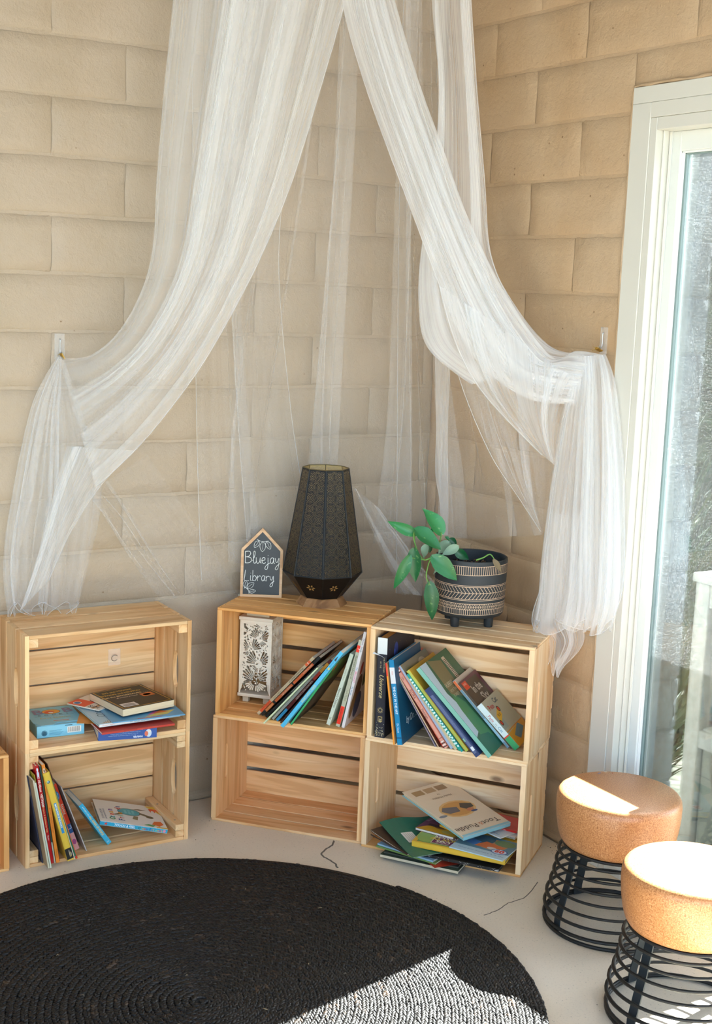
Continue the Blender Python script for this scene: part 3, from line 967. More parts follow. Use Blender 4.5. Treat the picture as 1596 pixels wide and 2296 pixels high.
# ---- crate under the plant: books leaning to the left
G2 = 'books leaning left in the crate under the plant'
MCk = CM(-.5126, -.5130, -.9203)
o = stand('thick navy book with gold lettering and a torn white top, standing upright', MCk, .0243, -.0027, zB, -.3, .282, .0285, .225, '#23222c', 'L', group=G2, hard=True, page='#b98a44', rough=.55)
spine_band(o, .0285, [(.236, .2815, '#dfe0dc')])
H = .282
spine_text(o, H, .0285, 'THE MYSTERIES', .054, .0062, '#cdbf92', dz=-.006); spine_text(o, H, .0285, 'OF THE', .066, .0058, '#cdbf92', dz=.0035)
spine_text(o, H, .0285, 'Universe', .102, .0185, '#d8c68d', shear=.35, squash=1.0)
spine_text(o, H, .0285, 'DK', .228, .008, '#d8c68d', bold=.0002)
it = [('r', .046, .008, .0475, .020, '#cdb26f'), ('r', .0585, .008, .060, .020, '#cdb26f'), ('r', .046, .008, .060, .0092, '#cdb26f'), ('r', .046, .0188, .060, .020, '#cdb26f')]
for k in range(12):
    a = k * math.pi / 6
    it.append(('p', [(.078 + .004 * math.cos(a - .2), .0142 + .004 * math.sin(a - .2)), (.078 + .010 * math.cos(a), .0142 + .010 * math.sin(a)), (.078 + .004 * math.cos(a + .2), .0142 + .004 * math.sin(a + .2))], '#c9b27a'))
for k in range(70):
    x = abs(random.gauss(0, .016)); r = random.uniform(.0004, .0012)
    it.append(('e', min(x + .002, .042), random.uniform(.002, .0265), r, r, random.choice(['#cdbb84', '#e4dcc0', '#a08a52'])))
art(o, (0, 0, 0), (1, 0, 0), (0, 0, 1), it, 'spine_print')
fx = []
for k in range(60):
    r = random.uniform(.0006, .002)
    fx.append(('e', random.uniform(.01, .2), random.uniform(.14, .28), r, r, random.choice(['#6e5630', '#8a6d3a', '#2d4f9a', '#4f4028'])))
right_face(o, [('e', .07, .235, .016, .022, '#2a3f86'), ('e', .06, .23, .006, .009, '#3f6ad0')] + fx)
torn = MB()
torn.add([(.237, -.0015, .030), (.232, -.004, .018), (.241, -.006, .036), (.225, -.0012, .006), (.230, -.003, .012), (.236, -.007, .040)], [(0, 1, 2), (1, 4, 0), (3, 4, 1), (2, 1, 5)])
torn.build('torn_flap', cm('#c9c9c9', .8), o)
o = stand('very thin dark patterned booklet beside the thick navy book', MCk, .0860, -.0150, zB, -7.4, .206, .0028, .20, '#3a3048', 'L', group=G2, spine_col='#4a3550')
o = stand('thin orange and yellow book left of the bright blue one', MCk, .0930, -.0400, zB, -8.3, .226, .0050, .21, '#b88a5a', 'L', group=G2, spine_col='#ee8a2c')
spine_band(o, .005, [(.19, .226, '#e2432a'), (.0, .19, '#f0952e')])
o = stand('bright blue hardback with white label near the top of its spine', MCk, .1035, -.0364, zB, -8.7, .235, .0148, .215, '#1b84b4', 'L', group=G2, hard=True, rough=.3)
spine_band(o, .0148, [(.17, .214, '#dcdcdc'), (.018, .021, '#134e74')])
spine_text(o, .235, .0148, 'THE CAT IN THE HAT', .073, .0096, '#e8eef0', squash=.82, bold=.0002); spine_text(o, .235, .0148, 'Dr. Seuss', .175, .0085, '#e8eef0', squash=.8)
spine_text(o, .235, .0148, 'Seuss', .031, .005, '#d8502c')
right_face(o, [('p', [(0, 0), (.215, 0), (.215, .235), (0, .235)], '#0f4a68')])
right_text(o, 'by Dr. Seuss', .026, .045, .055, '#c9d6da', shear=.3)
o = stand('thin mauve edged booklet, first of the steeply leaning ones', MCk, .2000, -.0033, zB, -33.0, .216, .0032, .19, '#8d7f8c', 'L', group=G2)
o = stand('thin cream booklet with dark cover, second of the steeply leaning ones', MCk, .2090, -.0050, zB, -34.2, .224, .0042, .19, '#6b3a2a', 'L', group=G2, spine_col='#c9b08c')
o = stand('bright red folder standing up behind the salmon pink book', MCk, .2190, .0040, zB, -35.3, .246, .0028, .20, '#d8301c', 'L', group=G2, cat='folder', name='folder')
right_face(o, [('r', .1, .19, .17, .215, '#d9c7b0')])
o = stand('salmon pink hardback with black and white striped ends', MCk, .2280, -.0071, zB, -37.0, .258, .0120, .21, '#d0725a', 'L', group=G2, spine_col='#dd9a85', hard=True)
spine_band(o, .012, [(.004 + .005 * k, .0065 + .005 * k, c) for k, c in enumerate(['#22252b', '#e9e2da', '#22252b', '#e9e2da'])] + [(.03, .0312, '#3b2a2a')] + [(.236 + .0045 * k, .2388 + .0045 * k, c) for k, c in enumerate(['#22252b', '#e9e2da', '#22252b', '#e9e2da'])])
spine_text(o, .258, .012, 'Idle', .034, .0075, '#5a3a3a'); spine_text(o, .258, .012, 'FLORA', .075, .0105, '#4a2f30', squash=.85); spine_text(o, .258, .012, 'and the', .113, .006, '#b06a5c'); spine_text(o, .258, .012, 'Flamingo', .135, .0085, '#4f3132')
o = stand('photo covered magazine right of the salmon pink book', MCk, .2442, -.0020, zB, -37.8, .262, .0085, .205, '#7d7d6a', 'L', group=G2, spine_col='#9fb0c4', cat='magazine', name='magazine', rough=.25)
right_face(o, [('p', [(.01, .11), (.12, .13), (.13, .24), (.02, .25)], '#6f7452'), ('e', .05, .15, .03, .04, '#4f6aa8'), ('e', .11, .2, .03, .04, '#3c3f2a'), ('e', .14, .23, .03, .02, '#b8b49a'), ('e', .06, .21, .02, .02, '#c3b64a')])
o = stand('cream edged paperback with faint blue title, right of the photo magazine', MCk, .2562, -.0040, zB, -38.8, .236, .0090, .195, '#c6b58f', 'L', group=G2)
spine_text(o, .236, .009, 'Songs of the Seasons', .06, .006, '#5b7896')
o = stand('slim teal and white patterned book, left one of two alike', MCk, .2685, -.0060, zB, -40.0, .243, .0055, .20, '#22987f', 'L', group=G2, rough=.35)
spine_band(o, .0055, [(.02 + .011 * k, .026 + .011 * k, '#cfe9e2') for k in range(20)])
o = stand('slim teal and white patterned book, right one of two alike', MCk, .2765, -.0100, zB, -40.9, .252, .0055, .20, '#1f9a94', 'L', group=G2, rough=.35)
spine_band(o, .0055, [(.016 + .009 * k, .021 + .009 * k, '#d8efe9') for k in range(25)])
o = stand('yellow hardback with black butterfly on its cover', MCk, .2865, -.0040, zB, -42.0, .266, .0105, .205, '#dcb43c', 'L', group=G2, spine_col='#bcc05a', hard=True)
right_face(o, [('e', .075, .205, .013, .008, '#1d1a17'), ('e', .062, .212, .010, .010, '#1d1a17'), ('e', .058, .200, .007, .008, '#26211c'), ('p', [(.05, .21), (.04, .235), (.052, .206)], '#1d1a17')])
o = stand('navy hardback with fine white stripes, left of the big green one', MCk, .3240, -.0330, zB, -43.2, .222, .0150, .21, '#26355c', 'L', group=G2, hard=True)
spine_band(o, .015, [(0.0, .222, '#2b3a63')])
art(o, (0, 0, 0), (1, 0, 0), (0, 0, 1), [('r', .01, .0035 + .0018 * k, .2, .0041 + .0018 * k, '#8f9cba') for k in range(5)] + [('r', .018, .003, .03, .011, '#d5dade'), ('r', .05, .009, .06, .013, '#7fb59c')], 'spine_print')
o = stand('big green picture book with barcode, largest in the crate', MCk, .3545, -.0220, zB, -45.0, .300, .0130, .225, '#2f6a50', 'L', group=G2, spine_col='#7fb5a2', rough=.22, page='#d8d6c6')
right_face(o, [('p', [(0, 0), (.225, 0), (.225, .3), (0, .3)], '#37664a'), ('p', [(.0, .06), (.035, .07), (.05, .14), (.03, .2), (.05, .3), (0, .3)], '#b9cfd8'), ('p', [(.03, .06), (.1, .03), (.09, .15), (.05, .2), (.035, .14)], '#4b8a58'), ('p', [(.05, .19), (.12, .16), (.14, .28), (.06, .3)], '#7c7450'),
               ('p', [(.0, .0), (.12, 0), (.08, .05), (.03, .06), (0, .05)], '#2a6d56'), ('r', .15, .20, .172, .285, '#cfc4ae')] + [('r', .152, .21 + .0046 * k, .170, .2118 + .0046 * k, '#2c2a26') for k in range(15)])
right_text(o, 'HURRAY', .019, .050, .215, '#d8d3b8', squash=.8); right_text(o, 'FOR THE', .012, .058, .196, '#c9c4a4'); right_text(o, 'FOREST', .012, .058, .181, '#c9c4a4')
o = stand('thin stack of white paperbacks edge on, behind the big green book', MCk, .3790, .0780, zB, -45.2, .232, .0075, .15, '#c9c0b0', 'L', group=G2, spine_col='#6f8fa2')
spine_band(o, .0075, [(.2, .23, '#cf6a3a'), (.02, .1, '#8fb4c8')])
o = stand('dark brown paperback titled In the Sky, standing behind the smallest book', MCk, .3900, .0790, zB, -45.6, .226, .0070, .15, '#4c3f34', 'L', group=G2, page='#d5ccbc')
right_face(o, [('r', 0, 0, .15, .226, '#493c31'), ('p', [(.13, .1), (.15, .09), (.15, .226), (.0, .226), (.0, .218), (.128, .216)], '#5c2a40'), ('r', .006, .196, .04, .22, '#dd4420'), ('e', .035, .06, .03, .05, '#6d7f90')])
right_text(o, 'In the', .034, .040, .186, '#c9c3b4', squash=.9, bold=.0008); right_text(o, 'Sky', .040, .062, .152, '#c9c3b4', squash=.9, bold=.0008); right_text(o, 'LEVEL', .009, .01, .212, '#f2d8c4')
o = stand('small thick children\'s book with green foot, at the right end under the plant', MCk, .4020, .0700, zB, -47.0, .154, .0180, .15, '#b9bba4', 'L', group=G2, spine_col='#cfdcdc')
spine_band(o, .018, [(0, .040, '#2f9a5e'), (.040, .044, '#d23a2a')])
spine_text(o, .154, .018, 'Pete', .038, .012, '#c14a48'); spine_text(o, .154, .018, 'the', .066, .006, '#9a8f86'); spine_text(o, .154, .018, 'Cat', .078, .012, '#2f7fa6'); spine_text(o, .154, .018, 'The Wheels on the Bus', .034, .0045, '#8aa7a8', dz=.0055)
right_face(o, [('r', 0, 0, .15, .154, '#b4b69e'), ('p', [(.0, .0), (.15, 0), (.15, .05), (.0, .044)], '#dda42c'), ('p', [(.0, .058), (.04, .058), (.045, .1), (.0, .09)], '#9fb0a6'), ('p', [(.012, .074), (.06, .094), (.068, .12), (.018, .100)], '#e2b32f'), ('e', .016, .078, .009, .009, '#20201c'), ('e', .016, .078, .006, .006, '#d43a22'), ('e', .064, .112, .009, .009, '#20201c'), ('e', .064, .112, .006, .006, '#d43a22'), ('p', [(.03, .03), (.1, .05), (.12, .03), (.05, .012)], '#5f8896'), ('r', .0, .048, .15, .051, '#d9901f')])
right_text(o, 'Pete', .022, .012, .128, '#bd2f2a', bold=.0004); right_text(o, 'Cat', .022, .068, .136, '#2c4a58', bold=.0004); right_text(o, 'BUS', .012, .03, .098, '#2f2718')

# ---- lower left crate: slim books leaning left
G3 = 'slim books leaning left in the lower left crate'
MAk = CM(-1.3861, -.2476, -.0158)
zA = .0095
o = stand('dark navy floppy magazine, leftmost in the lower left crate', MAk, .0430, -.0062, zA, -9.2, .250, .0028, .20, '#35384a', 'L', group=G3, cat='magazine', name='magazine')
o = stand('cream paged floppy magazine poking out of the lower left crate', MAk, .0468, -.0440, zA, -9.4, .250, .0050, .20, '#9d8a6c', 'L', group=G3, cat='magazine', name='magazine', spine_col='#cabf9f')
o = stand('pale grey paged floppy magazine beside the olive folder', MAk, .0526, -.0440, zA, -9.7, .243, .0044, .20, '#a9ab94', 'L', group=G3, cat='magazine', name='magazine', spine_col='#c7cbb6')
o = stand('olive yellow folder left of the bright red book', MAk, .0580, -.0340, zA, -9.9, .262, .0018, .22, '#a99a2c', 'L', group=G3, cat='folder', name='folder')
o = stand('bright red hardback about Vietnam, tallest book at the left', MAk, .0608, -.0200, zA, -8.6, .279, .0098, .20, '#c01e22', 'L', group=G3, hard=True, rough=.3)
spine_text(o, .279, .0098, 'All About', .040, .0085, '#f0e2d2', bold=.0002); spine_text(o, .279, .0098, 'VIETNAM', .079, .0088, '#f0e2d2', bold=.0002); spine_text(o, .279, .0098, 'Projects & Activities for Kids', .116, .0062, '#eccb7c'); spine_text(o, .279, .0098, 'TRAN', .197, .0055, '#f0e2d2')
art(o, (0, 0, 0), (1, 0, 0), (0, 0, 1), [('e', .268, .005, .005, .0022, '#d9dfe4'), ('e', .256, .005, .008, .003, '#c7d3de'), ('r', .243, .0025, .251, .004, '#d9dfe4'), ('r', .243, .006, .251, .0075, '#d9dfe4')], 'spine_print')
o = stand('thin dark green book between the red and the orange ones', MAk, .0716, -.0180, zA, -8.3, .276, .0042, .20, '#2c4438', 'L', group=G3)
spine_band(o, .0042, [(0, .06, '#b9b6a0')])
o = stand('orange hardback right of the red Vietnam book', MAk, .0766, -.0210, zA, -8.2, .280, .0085, .20, '#e2832a', 'L', group=G3)
spine_text(o, .28, .0085, "THE WINTER'S DAY", .030, .0062, '#b3611a'); spine_text(o, .28, .0085, 'BUTLER * MACNAUGHTON', .122, .0058, '#a8571a'); spine_text(o, .28, .0085, 'Orchard Books', .24, .0042, '#8a4a1a')
art(o, (0, 0, 0), (1, 0, 0), (0, 0, 1), [('e', .262, .0042, .0075, .003, '#ded2b8'), ('e', .262, .0042, .005, .0018, '#6b3a1a')], 'spine_print')
o = stand('thin red book just right of the orange one', MAk, .0862, -.0120, zA, -9.6, .248, .0026, .19, '#b32a1c', 'L', group=G3)
o = stand('thin black book in the shade left of the yellow one', MAk, .0925, .0200, zA, -11.2, .226, .0030, .18, '#1c1a18', 'L', group=G3)
o = stand('thick yellow hardback with blue title label', MAk, .1065, -.0240, zA, -15.0, .262, .0185, .21, '#dcb53e', 'L', group=G3, hard=True, page='#cfc6a8')
spine_band(o, .0185, [(.004, .036, '#1d1b19')])
art(o, (0, 0, 0), (1, 0, 0), (0, 0, 1), [('r', .082, .0055, .172, .0125, '#2f86b5'), ('e', .235, .010, .0042, .0042, '#2a6a74'), ('e', .236, .011, .0022, .0018, '#d8e2dc'), ('r', .010, .0045, .0245, .0055, '#e0b53c'), ('r', .010, .0080, .0245, .0090, '#e0b53c')], 'spine_print')
spine_text(o, .262, .0185, 'FIRST BIG BOOK OF THE WORLD', .0925, .0058, '#f0ecd0', bold=.0002, squash=.82); spine_text(o, .262, .0185, 'NATIONAL', .232, .0036, '#e8e0c8', dz=-.0012); spine_text(o, .262, .0185, 'KIDS', .240, .0036, '#e8e0c8', dz=-.005)
o = stand('thin white book between the yellow and the green ones', MAk, .1265, -.0180, zA, -15.6, .205, .0028, .19, '#d9d3c2', 'L', group=G3)
o = stand('green book with a bright red edge', MAk, .1308, -.0170, zA, -17.0, .256, .0058, .20, '#2f6a45', 'L', group=G3)
spine_band(o, .0058, [(0, .008, '#d63d22')])
art(o, (0, 0, 0), (1, 0, 0), (0, 0, 1), [('r', 0, .0003, .17, .0018, '#e2532c')], 'spine_print')
o = stand('orange red reading book with blue and pink lower spine', MAk, .1435, .0350, zA, -18.6, .205, .0160, .165, '#d63c1c', 'L', group=G3, rough=.35)
spine_band(o, .016, [(0, .052, '#dc9a94'), (.052, .080, '#1f4f86')])
spine_text(o, .205, .016, 'Reading', .062, .0100, '#f0d4b6', dz=-.003); spine_text(o, .205, .016, 'Adventures', .066, .0085, '#f0d4b6', dz=.005); spine_text(o, .205, .016, 'Disney', .027, .0060, '#e6edf4'); spine_text(o, .205, .016, '1', .136, .0125, '#e8eef2', dz=.001); spine_text(o, .205, .016, 'LEVEL', .129, .0045, '#e8eef2', dz=-.0055)
art(o, (0, 0, 0), (1, 0, 0), (0, 0, 1), [('e', .171, .008, .0125, .0052, '#2468a8'), ('e', .025, .007, .008, .0055, '#a8437a')], 'spine_print')
o = stand('tall brown card folder behind the orange red reading book', MAk, .1630, .0600, zA, -19.4, .262, .0020, .16, '#7a4630', 'L', group=G3, cat='folder', name='folder')
o = stand('thin grey white board leaning on the brown folder', MAk, .1720, .0200, zA, -20.2, .205, .0026, .19, '#bdb3ac', 'L', group=G3)
o = stand('small turquoise paperback with yellow lettering, leaning on its own', MAk, .2380, .0330, zA, -33.6, .150, .0130, .12, '#3aa5c4', 'L', group=G3, rough=.35)
spine_text(o, .15, .013, 'ALL KINDS OF PEOPLE', .046, .0082, '#eec25a', bold=.0002, squash=.86); spine_text(o, .15, .013, 'ANTHEM | KELLY', .008, .0052, '#dfeaec'); spine_text(o, .15, .013, '||', .139, .008, '#dfeaec')
# ------------------------------------------------------------------ books lying flat
def lie(label, MC, x, y, z, yaw, w, d, t, cover, tilt=0.0, roll=0.0, **kw):
    M = MC @ Matrix.Translation((x, y, z)) @ Matrix.Rotation(yaw * D2R, 4, 'Z') @ Matrix.Rotation(tilt * D2R, 4, 'Y') @ Matrix.Rotation(roll * D2R, 4, 'X')
    return book(label, M, w, d, t, cover, **kw)
def top_face(o, t, items): return art(o, (0, 0, t), (1, 0, 0), (0, 1, 0), items)
def top_text(o, t, s, size, x, y, col, flip=False, **kw):
    s_ = -1 if flip else 1
    text(o, s, size, (x, y, t + .0006), (s_, 0, 0), (0, s_, 0), col, **kw)
def front_text(o, t, s, size, x, z, col, flip=False, **kw):
    s_ = -1 if flip else 1
    text(o, s, size, (x, -.0006, z), (s_, 0, 0), (0, 0, s_), col, **kw)

G4 = 'pile of books in the upper left crate'
MAu = CM(-1.3861, -.2476, -.0158, AH)
zU = .0095
# light blue box of readers
bx = tag(empty('book_box', matrix=MAu @ Matrix.Translation((.0545, .078, zU)) @ Matrix.Rotation(-4 * D2R, 4, 'Z')), 'light blue cardboard box of reading books, left in the upper left crate', 'box')
BLUE = cm('#7fc3da', .45)
MB().box(0, 0, 0, .128, .150, .033, .001).build('box_body', BLUE, bx)
lid = MB(); lid.use(cm('#86c8dc', .45))
lid.prism([(-.003, .03), (.012, .0015), (.045, .0015), (.056, .016), (.118, .016), (.131, .03), (.131, .153), (-.003, .153)], .0333, .0343)
lid.build('lid_flap', None, bx)
art(bx, (0, 0, .0344), (1, 0, 0), (0, 1, 0), [('e', .064, .112, .026, .020, '#2b4a60'), ('e', .064, .112, .0245, .0185, '#e9a53a'), ('e', .058, .108, .014, .011, '#e0552c'), ('e', .062, .104, .007, .006, '#eadfce'), ('r', .052, .030, .094, .034, '#d96a4a'), ('r', .012, .076, .118, .0768, '#33566b')])
for s, x in (('B', .012), ('B', .094)):
    text(bx, s, .052, (x, .112, .0352), (1, 0, 0), (0, 1, 0), '#8d84a6', bold=.0012)
text(bx, 'B  O  O  K  S', .013, (.022, .083, .0352), (1, 0, 0), (0, 1, 0), '#33566b', squash=1.15)
text(bx, 'First Stories', .017, (.022, .058, .0352), (1, 0, 0), (0, 1, 0), '#c9b66a')
art(bx, (0, 0, 0), (1, 0, 0), (0, 0, 1), [('r', .082, .008, .119, .025, '#e9e6dc')] + [('r', .084 + .0016 * k, .0105, .084 + .0016 * k + (.0005 + .0004 * (k % 3 == 0)), .024, '#2c2a2a') for k in range(20)] + [('e', .020, .013, .008, .008, '#3f86a8'), ('e', .020, .013, .0068, .0068, '#7fc3da'), ('e', .020, .013, .0045, .0045, '#3f86a8'), ('e', .020, .013, .0036, .0036, '#7fc3da')] + [('r', .033, .006 + .003 * k, .033 + .03 + .012 * ((k * 7) % 3) / 3, .0072 + .003 * k, '#4f93b0') for k in range(5)] + [('r', .075, .0285, .095, .0305, '#3a5a66')], 'box_print')
o = lie('thick dark blue book with small figure on its spine, lowest in the pile', MAu, .1957, -.0030, zU, -12.5, .156, .125, .0285, '#1f4f96', group=G4, page=PAGE, rough=.35)
art(o, (0, 0, 0), (1, 0, 0), (0, 0, 1), [('e', .134, .014, .008, .011, '#c9d3da'), ('e', .128, .0125, .005, .007, '#d8694a'), ('e', .136, .019, .004, .004, '#e6d8c6')], 'spine_print')
front_text(o, .0285, 'HARPER', .007, .118, .006, '#dfe6ee', flip=True, bold=.0002)
for k in range(4): front_text(o, .0285, 'the best reading treasury for young readers', .0042, .118 - .006 * k, .0245 - .0045 * k, '#9db6d8', flip=True)
o = lie('floppy magazine with red edged cover, on top of the dark blue book', MAu, .193, -.040, zU + .0290, -1.0, .204, .15, .0055, '#c23a2c', group=G4, cat='magazine', name='magazine', page='#d5cfc4')
front_text(o, .006, 'young explorers weekly', .0038, .06, .0042, '#6d1d16')
lie('single orange flyer sticking out to the left of the pile', MAu, .1575, .060, zU + .0347, -24, .13, .13, .0008, '#e59a45', group=G4, cat='flyer', name='flyer')
o = lie('white spined picture book about breathing, in the middle of the pile', MAu, .1945, -.0150, zU + .0410, .6, .231, .222, .0088, '#a9cbd6', group=G4, hard=True, spine_col='#e3e3de')
front_text(o, .0088, 'MY MAGIC BREATH', .0062, .086, .0045, '#5e8a84'); front_text(o, .0088, 'Ortner * Alpern', .0052, .008, .0045, '#c98a84'); front_text(o, .0088, 'HARPER', .0046, .2, .0048, '#b0707c')
top_face(o, .0088, [('r', .003, .003, .228, .219, '#b2cfd8'), ('p', [(.002, .002), (.228, .002), (.15, .05), (.06, .04)], '#d3c9b6')] + [('p', [(.014 + .006 * k, .006), (.016 + .006 * k, .006), (.02 + .006 * k, .02 + .006 * (k % 3))], '#3d4a50') for k in range(11)])
text(o, 'CODY', .03, (.028, .055, .0096), (.2, .98, 0), (-.98, .2, 0), '#5a7886')
o = lie('thin blue paperback with bright picture, to the right under the black book', MAu, .2285, -.0230, zU + .0504, -3.0, .203, .20, .0030, '#5f9fc4', group=G4, rough=.35, page='#e2ded4')
top_face(o, .003, [('p', [(.09, .01), (.15, .05), (.19, .05), (.16, .02)], '#c9b65a'), ('p', [(.10, .02), (.13, .055), (.15, .05)], '#c65a8a'), ('r', .07, .004, .14, .008, '#cf4a3a'), ('p', [(.12, .03), (.17, .04), (.15, .06)], '#d6732f')])
o = lie('orange and white paperback poking out to the left under the black book', MAu, .2270, .0800, zU + .0538, 33.0, .14, .11, .0035, '#e5ded0', group=G4)
top_face(o, .0035, [('p', [(0, .05), (.05, .05), (.05, .11), (0, .11)], '#e2502a'), ('e', .018, .088, .012, .012, '#f0e6da'), ('e', .018, .088, .0095, .0095, '#2f6fae'), ('r', .0, .02, .045, .03, '#b98a5a')])
text(o, 'SiN', .024, (.012, .045, .0042), (.1, -1, 0), (1, .1, 0), '#333a44')
o = lie('thick black board book with yellow border, topmost of the pile', MAu, .2640, -.0030, zU + .0578, 10.3, .162, .178, .0205, '#191512', group=G4, spine='right', spine_col='#c4b498', page='#d9c6a4', rough=.3)
top_face(o, .0205, [('r', .006, .006, .156, .172, '#d8a62c'), ('r', .0078, .0078, .1542, .1702, '#191512'), ('r', .014, .014, .06, .044, '#e3ddd2')] + [('r', .02 + .0022 * k, .018, .021 + .0022 * k, .038, '#4b4540') for k in range(15)] + [('r', .108, .070, .146, .098, '#c46a24'), ('e', .126, .084, .012, .008, '#e0a23a')])
for s, y, c, sz in (('BIG and TOUGH!', .148, '#d9b24a', .0125), ('STRONG and HELPFUL!', .128, '#d9b24a', .0125), ('Meet the BIGGERSAURS . . .', .108, '#e3cf9a', .0125), ('all working at home!', .092, '#cbbfae', .008)):
    top_text(o, .0205, s, sz, .068, y, c, align='CENTER', bold=.0003)

# turtle board book and its neighbour
o = lie('white board book with a turquoise turtle, propped at a slant in the lower left crate', MAk, .2185, .0480, .0655, -11.5, .192, .165, .0125, '#e6e2da', tilt=13.2, spine_col='#2fa0bd', hard=True, page='#b8946c', rough=.3)
turtle = [('e', .096, .095, .034, .027, '#6a6248'), ('e', .096, .095, .031, .024, '#4aa9b4'), ('p', [(.124, .088), (.15, .07), (.158, .074), (.150, .086), (.128, .1)], '#7a6a48'), ('e', .153, .074, .011, .009, '#6b5b3c'), ('p', [(.075, .072), (.05, .06), (.045, .064), (.07, .082)], '#6b5b3c'), ('p', [(.105, .068), (.098, .045), (.112, .04), (.118, .068)], '#8a7a54'), ('p', [(.108, .12), (.128, .128), (.15, .124), (.13, .117)], '#6b5b3c')]
turtle += [('p', [(.150, .16), (.192, .10), (.192, .165)], '#e6bf45'), ('e', .172, .135, .014, .008, '#e2572e'), ('p', [(.16, .13), (.163, .113), (.166, .13)], '#e2572e'), ('p', [(.172, .128), (.175, .112), (.178, .128)], '#e2572e'), ('p', [(.182, .132), (.185, .116), (.187, .132)], '#e2572e'), ('p', [(.15, .022), (.17, .012), (.185, .03), (.18, .05), (.16, .045)], '#dd6a2c'), ('p', [(.125, .012), (.15, .004), (.16, .018), (.14, .02)], '#5d9a55'), ('r', .16, .0, .192, .008, '#e8b93a')]
turtle += [('e', .085 + .011 * (k % 3), .086 + .009 * (k // 3), .0042, .0034, '#7cc9cc') for k in range(9)]
top_face(o, .0125, turtle)
for word, x, cols in (('Ocean', .040, '#3f9a58 #2fa0bd #e2502a #e8a030 #7a3f8c'), ('Friends', .066, '#3f4a8c #e2502a #3fa05a #e8a030 #2fa0bd #d8402f #3a4f8c')):
    for k, (ch, c) in enumerate(zip(word, cols.split())):
        text(o, ch, .024, (x, .022 + .0165 * k, .0132), (0, 1, 0), (-1, 0, 0), c, bold=.0006)
for k, s in enumerate(('SEE AND EXPLORE', 'the touch and feel sea')):
    text(o, s, .0085, (.012 + .008 * k, .02, .0132), (0, 1, 0), (-1, 0, 0), '#4a5f80')
front_text(o, .0125, 'TOUCH & FEEL', .0088, .040, .0060, '#e8f2f4', bold=.0002, shear=.1)
for k, (ch, c) in enumerate(zip('OceanFriends', '#2a5f3a #7fd0a0 #e0a23a #e2602f #5b4f9a #2a4f8c #e2502a #e8b03a #7fd0a0 #e2a03a #c44f7a #e2c23a'.split())):
    front_text(o, .0125, ch, .0098, .108 + .0056 * k + (.004 if k > 4 else 0), .0060, c, bold=.0002)
art(o, (0, 0, 0), (1, 0, 0), (0, 0, 1), [('p', [(.017 + (.0058 if i % 2 == 0 else .0024) * math.sin(i * math.pi / 5), .0062 + (.0058 if i % 2 == 0 else .0024) * math.cos(i * math.pi / 5)) for i in range(10)], '#d83c28'), ('e', .183, .006, .004, .004, '#e08a9a')], 'spine_print')

# untidy pile under the plant
G5 = 'untidy pile of books in the crate nearest the stools'
MC_ = CM(-.5146, -.5115, -.9203)
z = .0080
P = lambda label, x, y, z_, yaw, w, d, t, c, **kw: lie(label, MC_, x, y, z + z_, yaw, w, d, t, c, group=G5, **kw)
o = P('cream edged magazine sticking out at the bottom of the untidy pile', .0790, -.0600, .0000, -2.5, .226, .20, .0080, '#3f4a3a', page='#cfc5ae', cat='magazine', name='magazine', spine_col='#c9bb9f')
o = P('dark magazine second from the bottom of the untidy pile', .0850, -.0500, .0083, -1.0, .215, .20, .0042, '#3c3f36', cat='magazine', name='magazine')
o = P('thin red and orange leaflet with one corner poking out of the untidy pile', .2050, -.0520, .0130, -43, .055, .12, .0010, '#b0361f', cat='leaflet', name='leaflet')
o = P('green edged thin paperback low at the left of the untidy pile', .0560, -.0330, .0145, -12, .19, .17, .0048, '#6f8a4a', page='#d6cdb8')
o = P('blue edged thin paperback just above the green edged one', .0590, -.0300, .0196, -13.5, .18, .17, .0046, '#8fb0c4', page='#cbb9a0')
o = P('large black hardback with worn edges jutting from the untidy pile', .1560, -.0560, .0246, -1.6, .258, .225, .0085, '#191817', page='#2f2d2a', rough=.5)
art(o, (0, 0, 0), (1, 0, 0), (0, 0, 1), [('e', random.uniform(.0, .258), random.uniform(.001, .008), random.uniform(.0006, .003), .0004, '#b9b4aa') for k in range(45)] + [('e', .252, .003, .006, .0016, '#c9c4ba')], 'worn_edge')
o = P('dark brown floppy magazine curling up at the left of the untidy pile', .0300, -.0080, .0335, -31, .16, .19, .0040, '#3a2a20', page='#cdbda4', cat='magazine', name='magazine', wavy=.012)
o = P('dark green folder with a white label, curled up at its left end', .0420, .0250, .0385, -42, .200, .160, .0016, '#1f6a55', cat='folder', name='folder', wavy=.022)
def fz(x, y, w=.200, d=.160, t=.0016, wv=.022):
    u, v = x / w, y / d
    return t + wv * ((1 - u) ** 2 + .25 * math.sin(5 * v + 2 * u) * (1 - u))
def patch(mb, x0, y0, x1, y1, lift, n=4):
    vs = [(x0 + (x1 - x0) * i / n, y0 + (y1 - y0) * j / n, fz(x0 + (x1 - x0) * i / n, y0 + (y1 - y0) * j / n) + lift) for j in range(n + 1) for i in range(n + 1)]
    mb.add(vs, [(j * (n + 1) + i, j * (n + 1) + i + 1, (j + 1) * (n + 1) + i + 1, (j + 1) * (n + 1) + i) for j in range(n) for i in range(n)])
lb = MB(); lb.use(cm('#dcd8cc', .6)); patch(lb, .070, .030, .122, .066, .0006)
lb.use(cm('#8f8b82', .7))
for k in range(5): patch(lb, .076, .036 + .006 * k, .116, .037 + .006 * k, .0009)
lb.build('paper_label', None, o)
sk = MB()
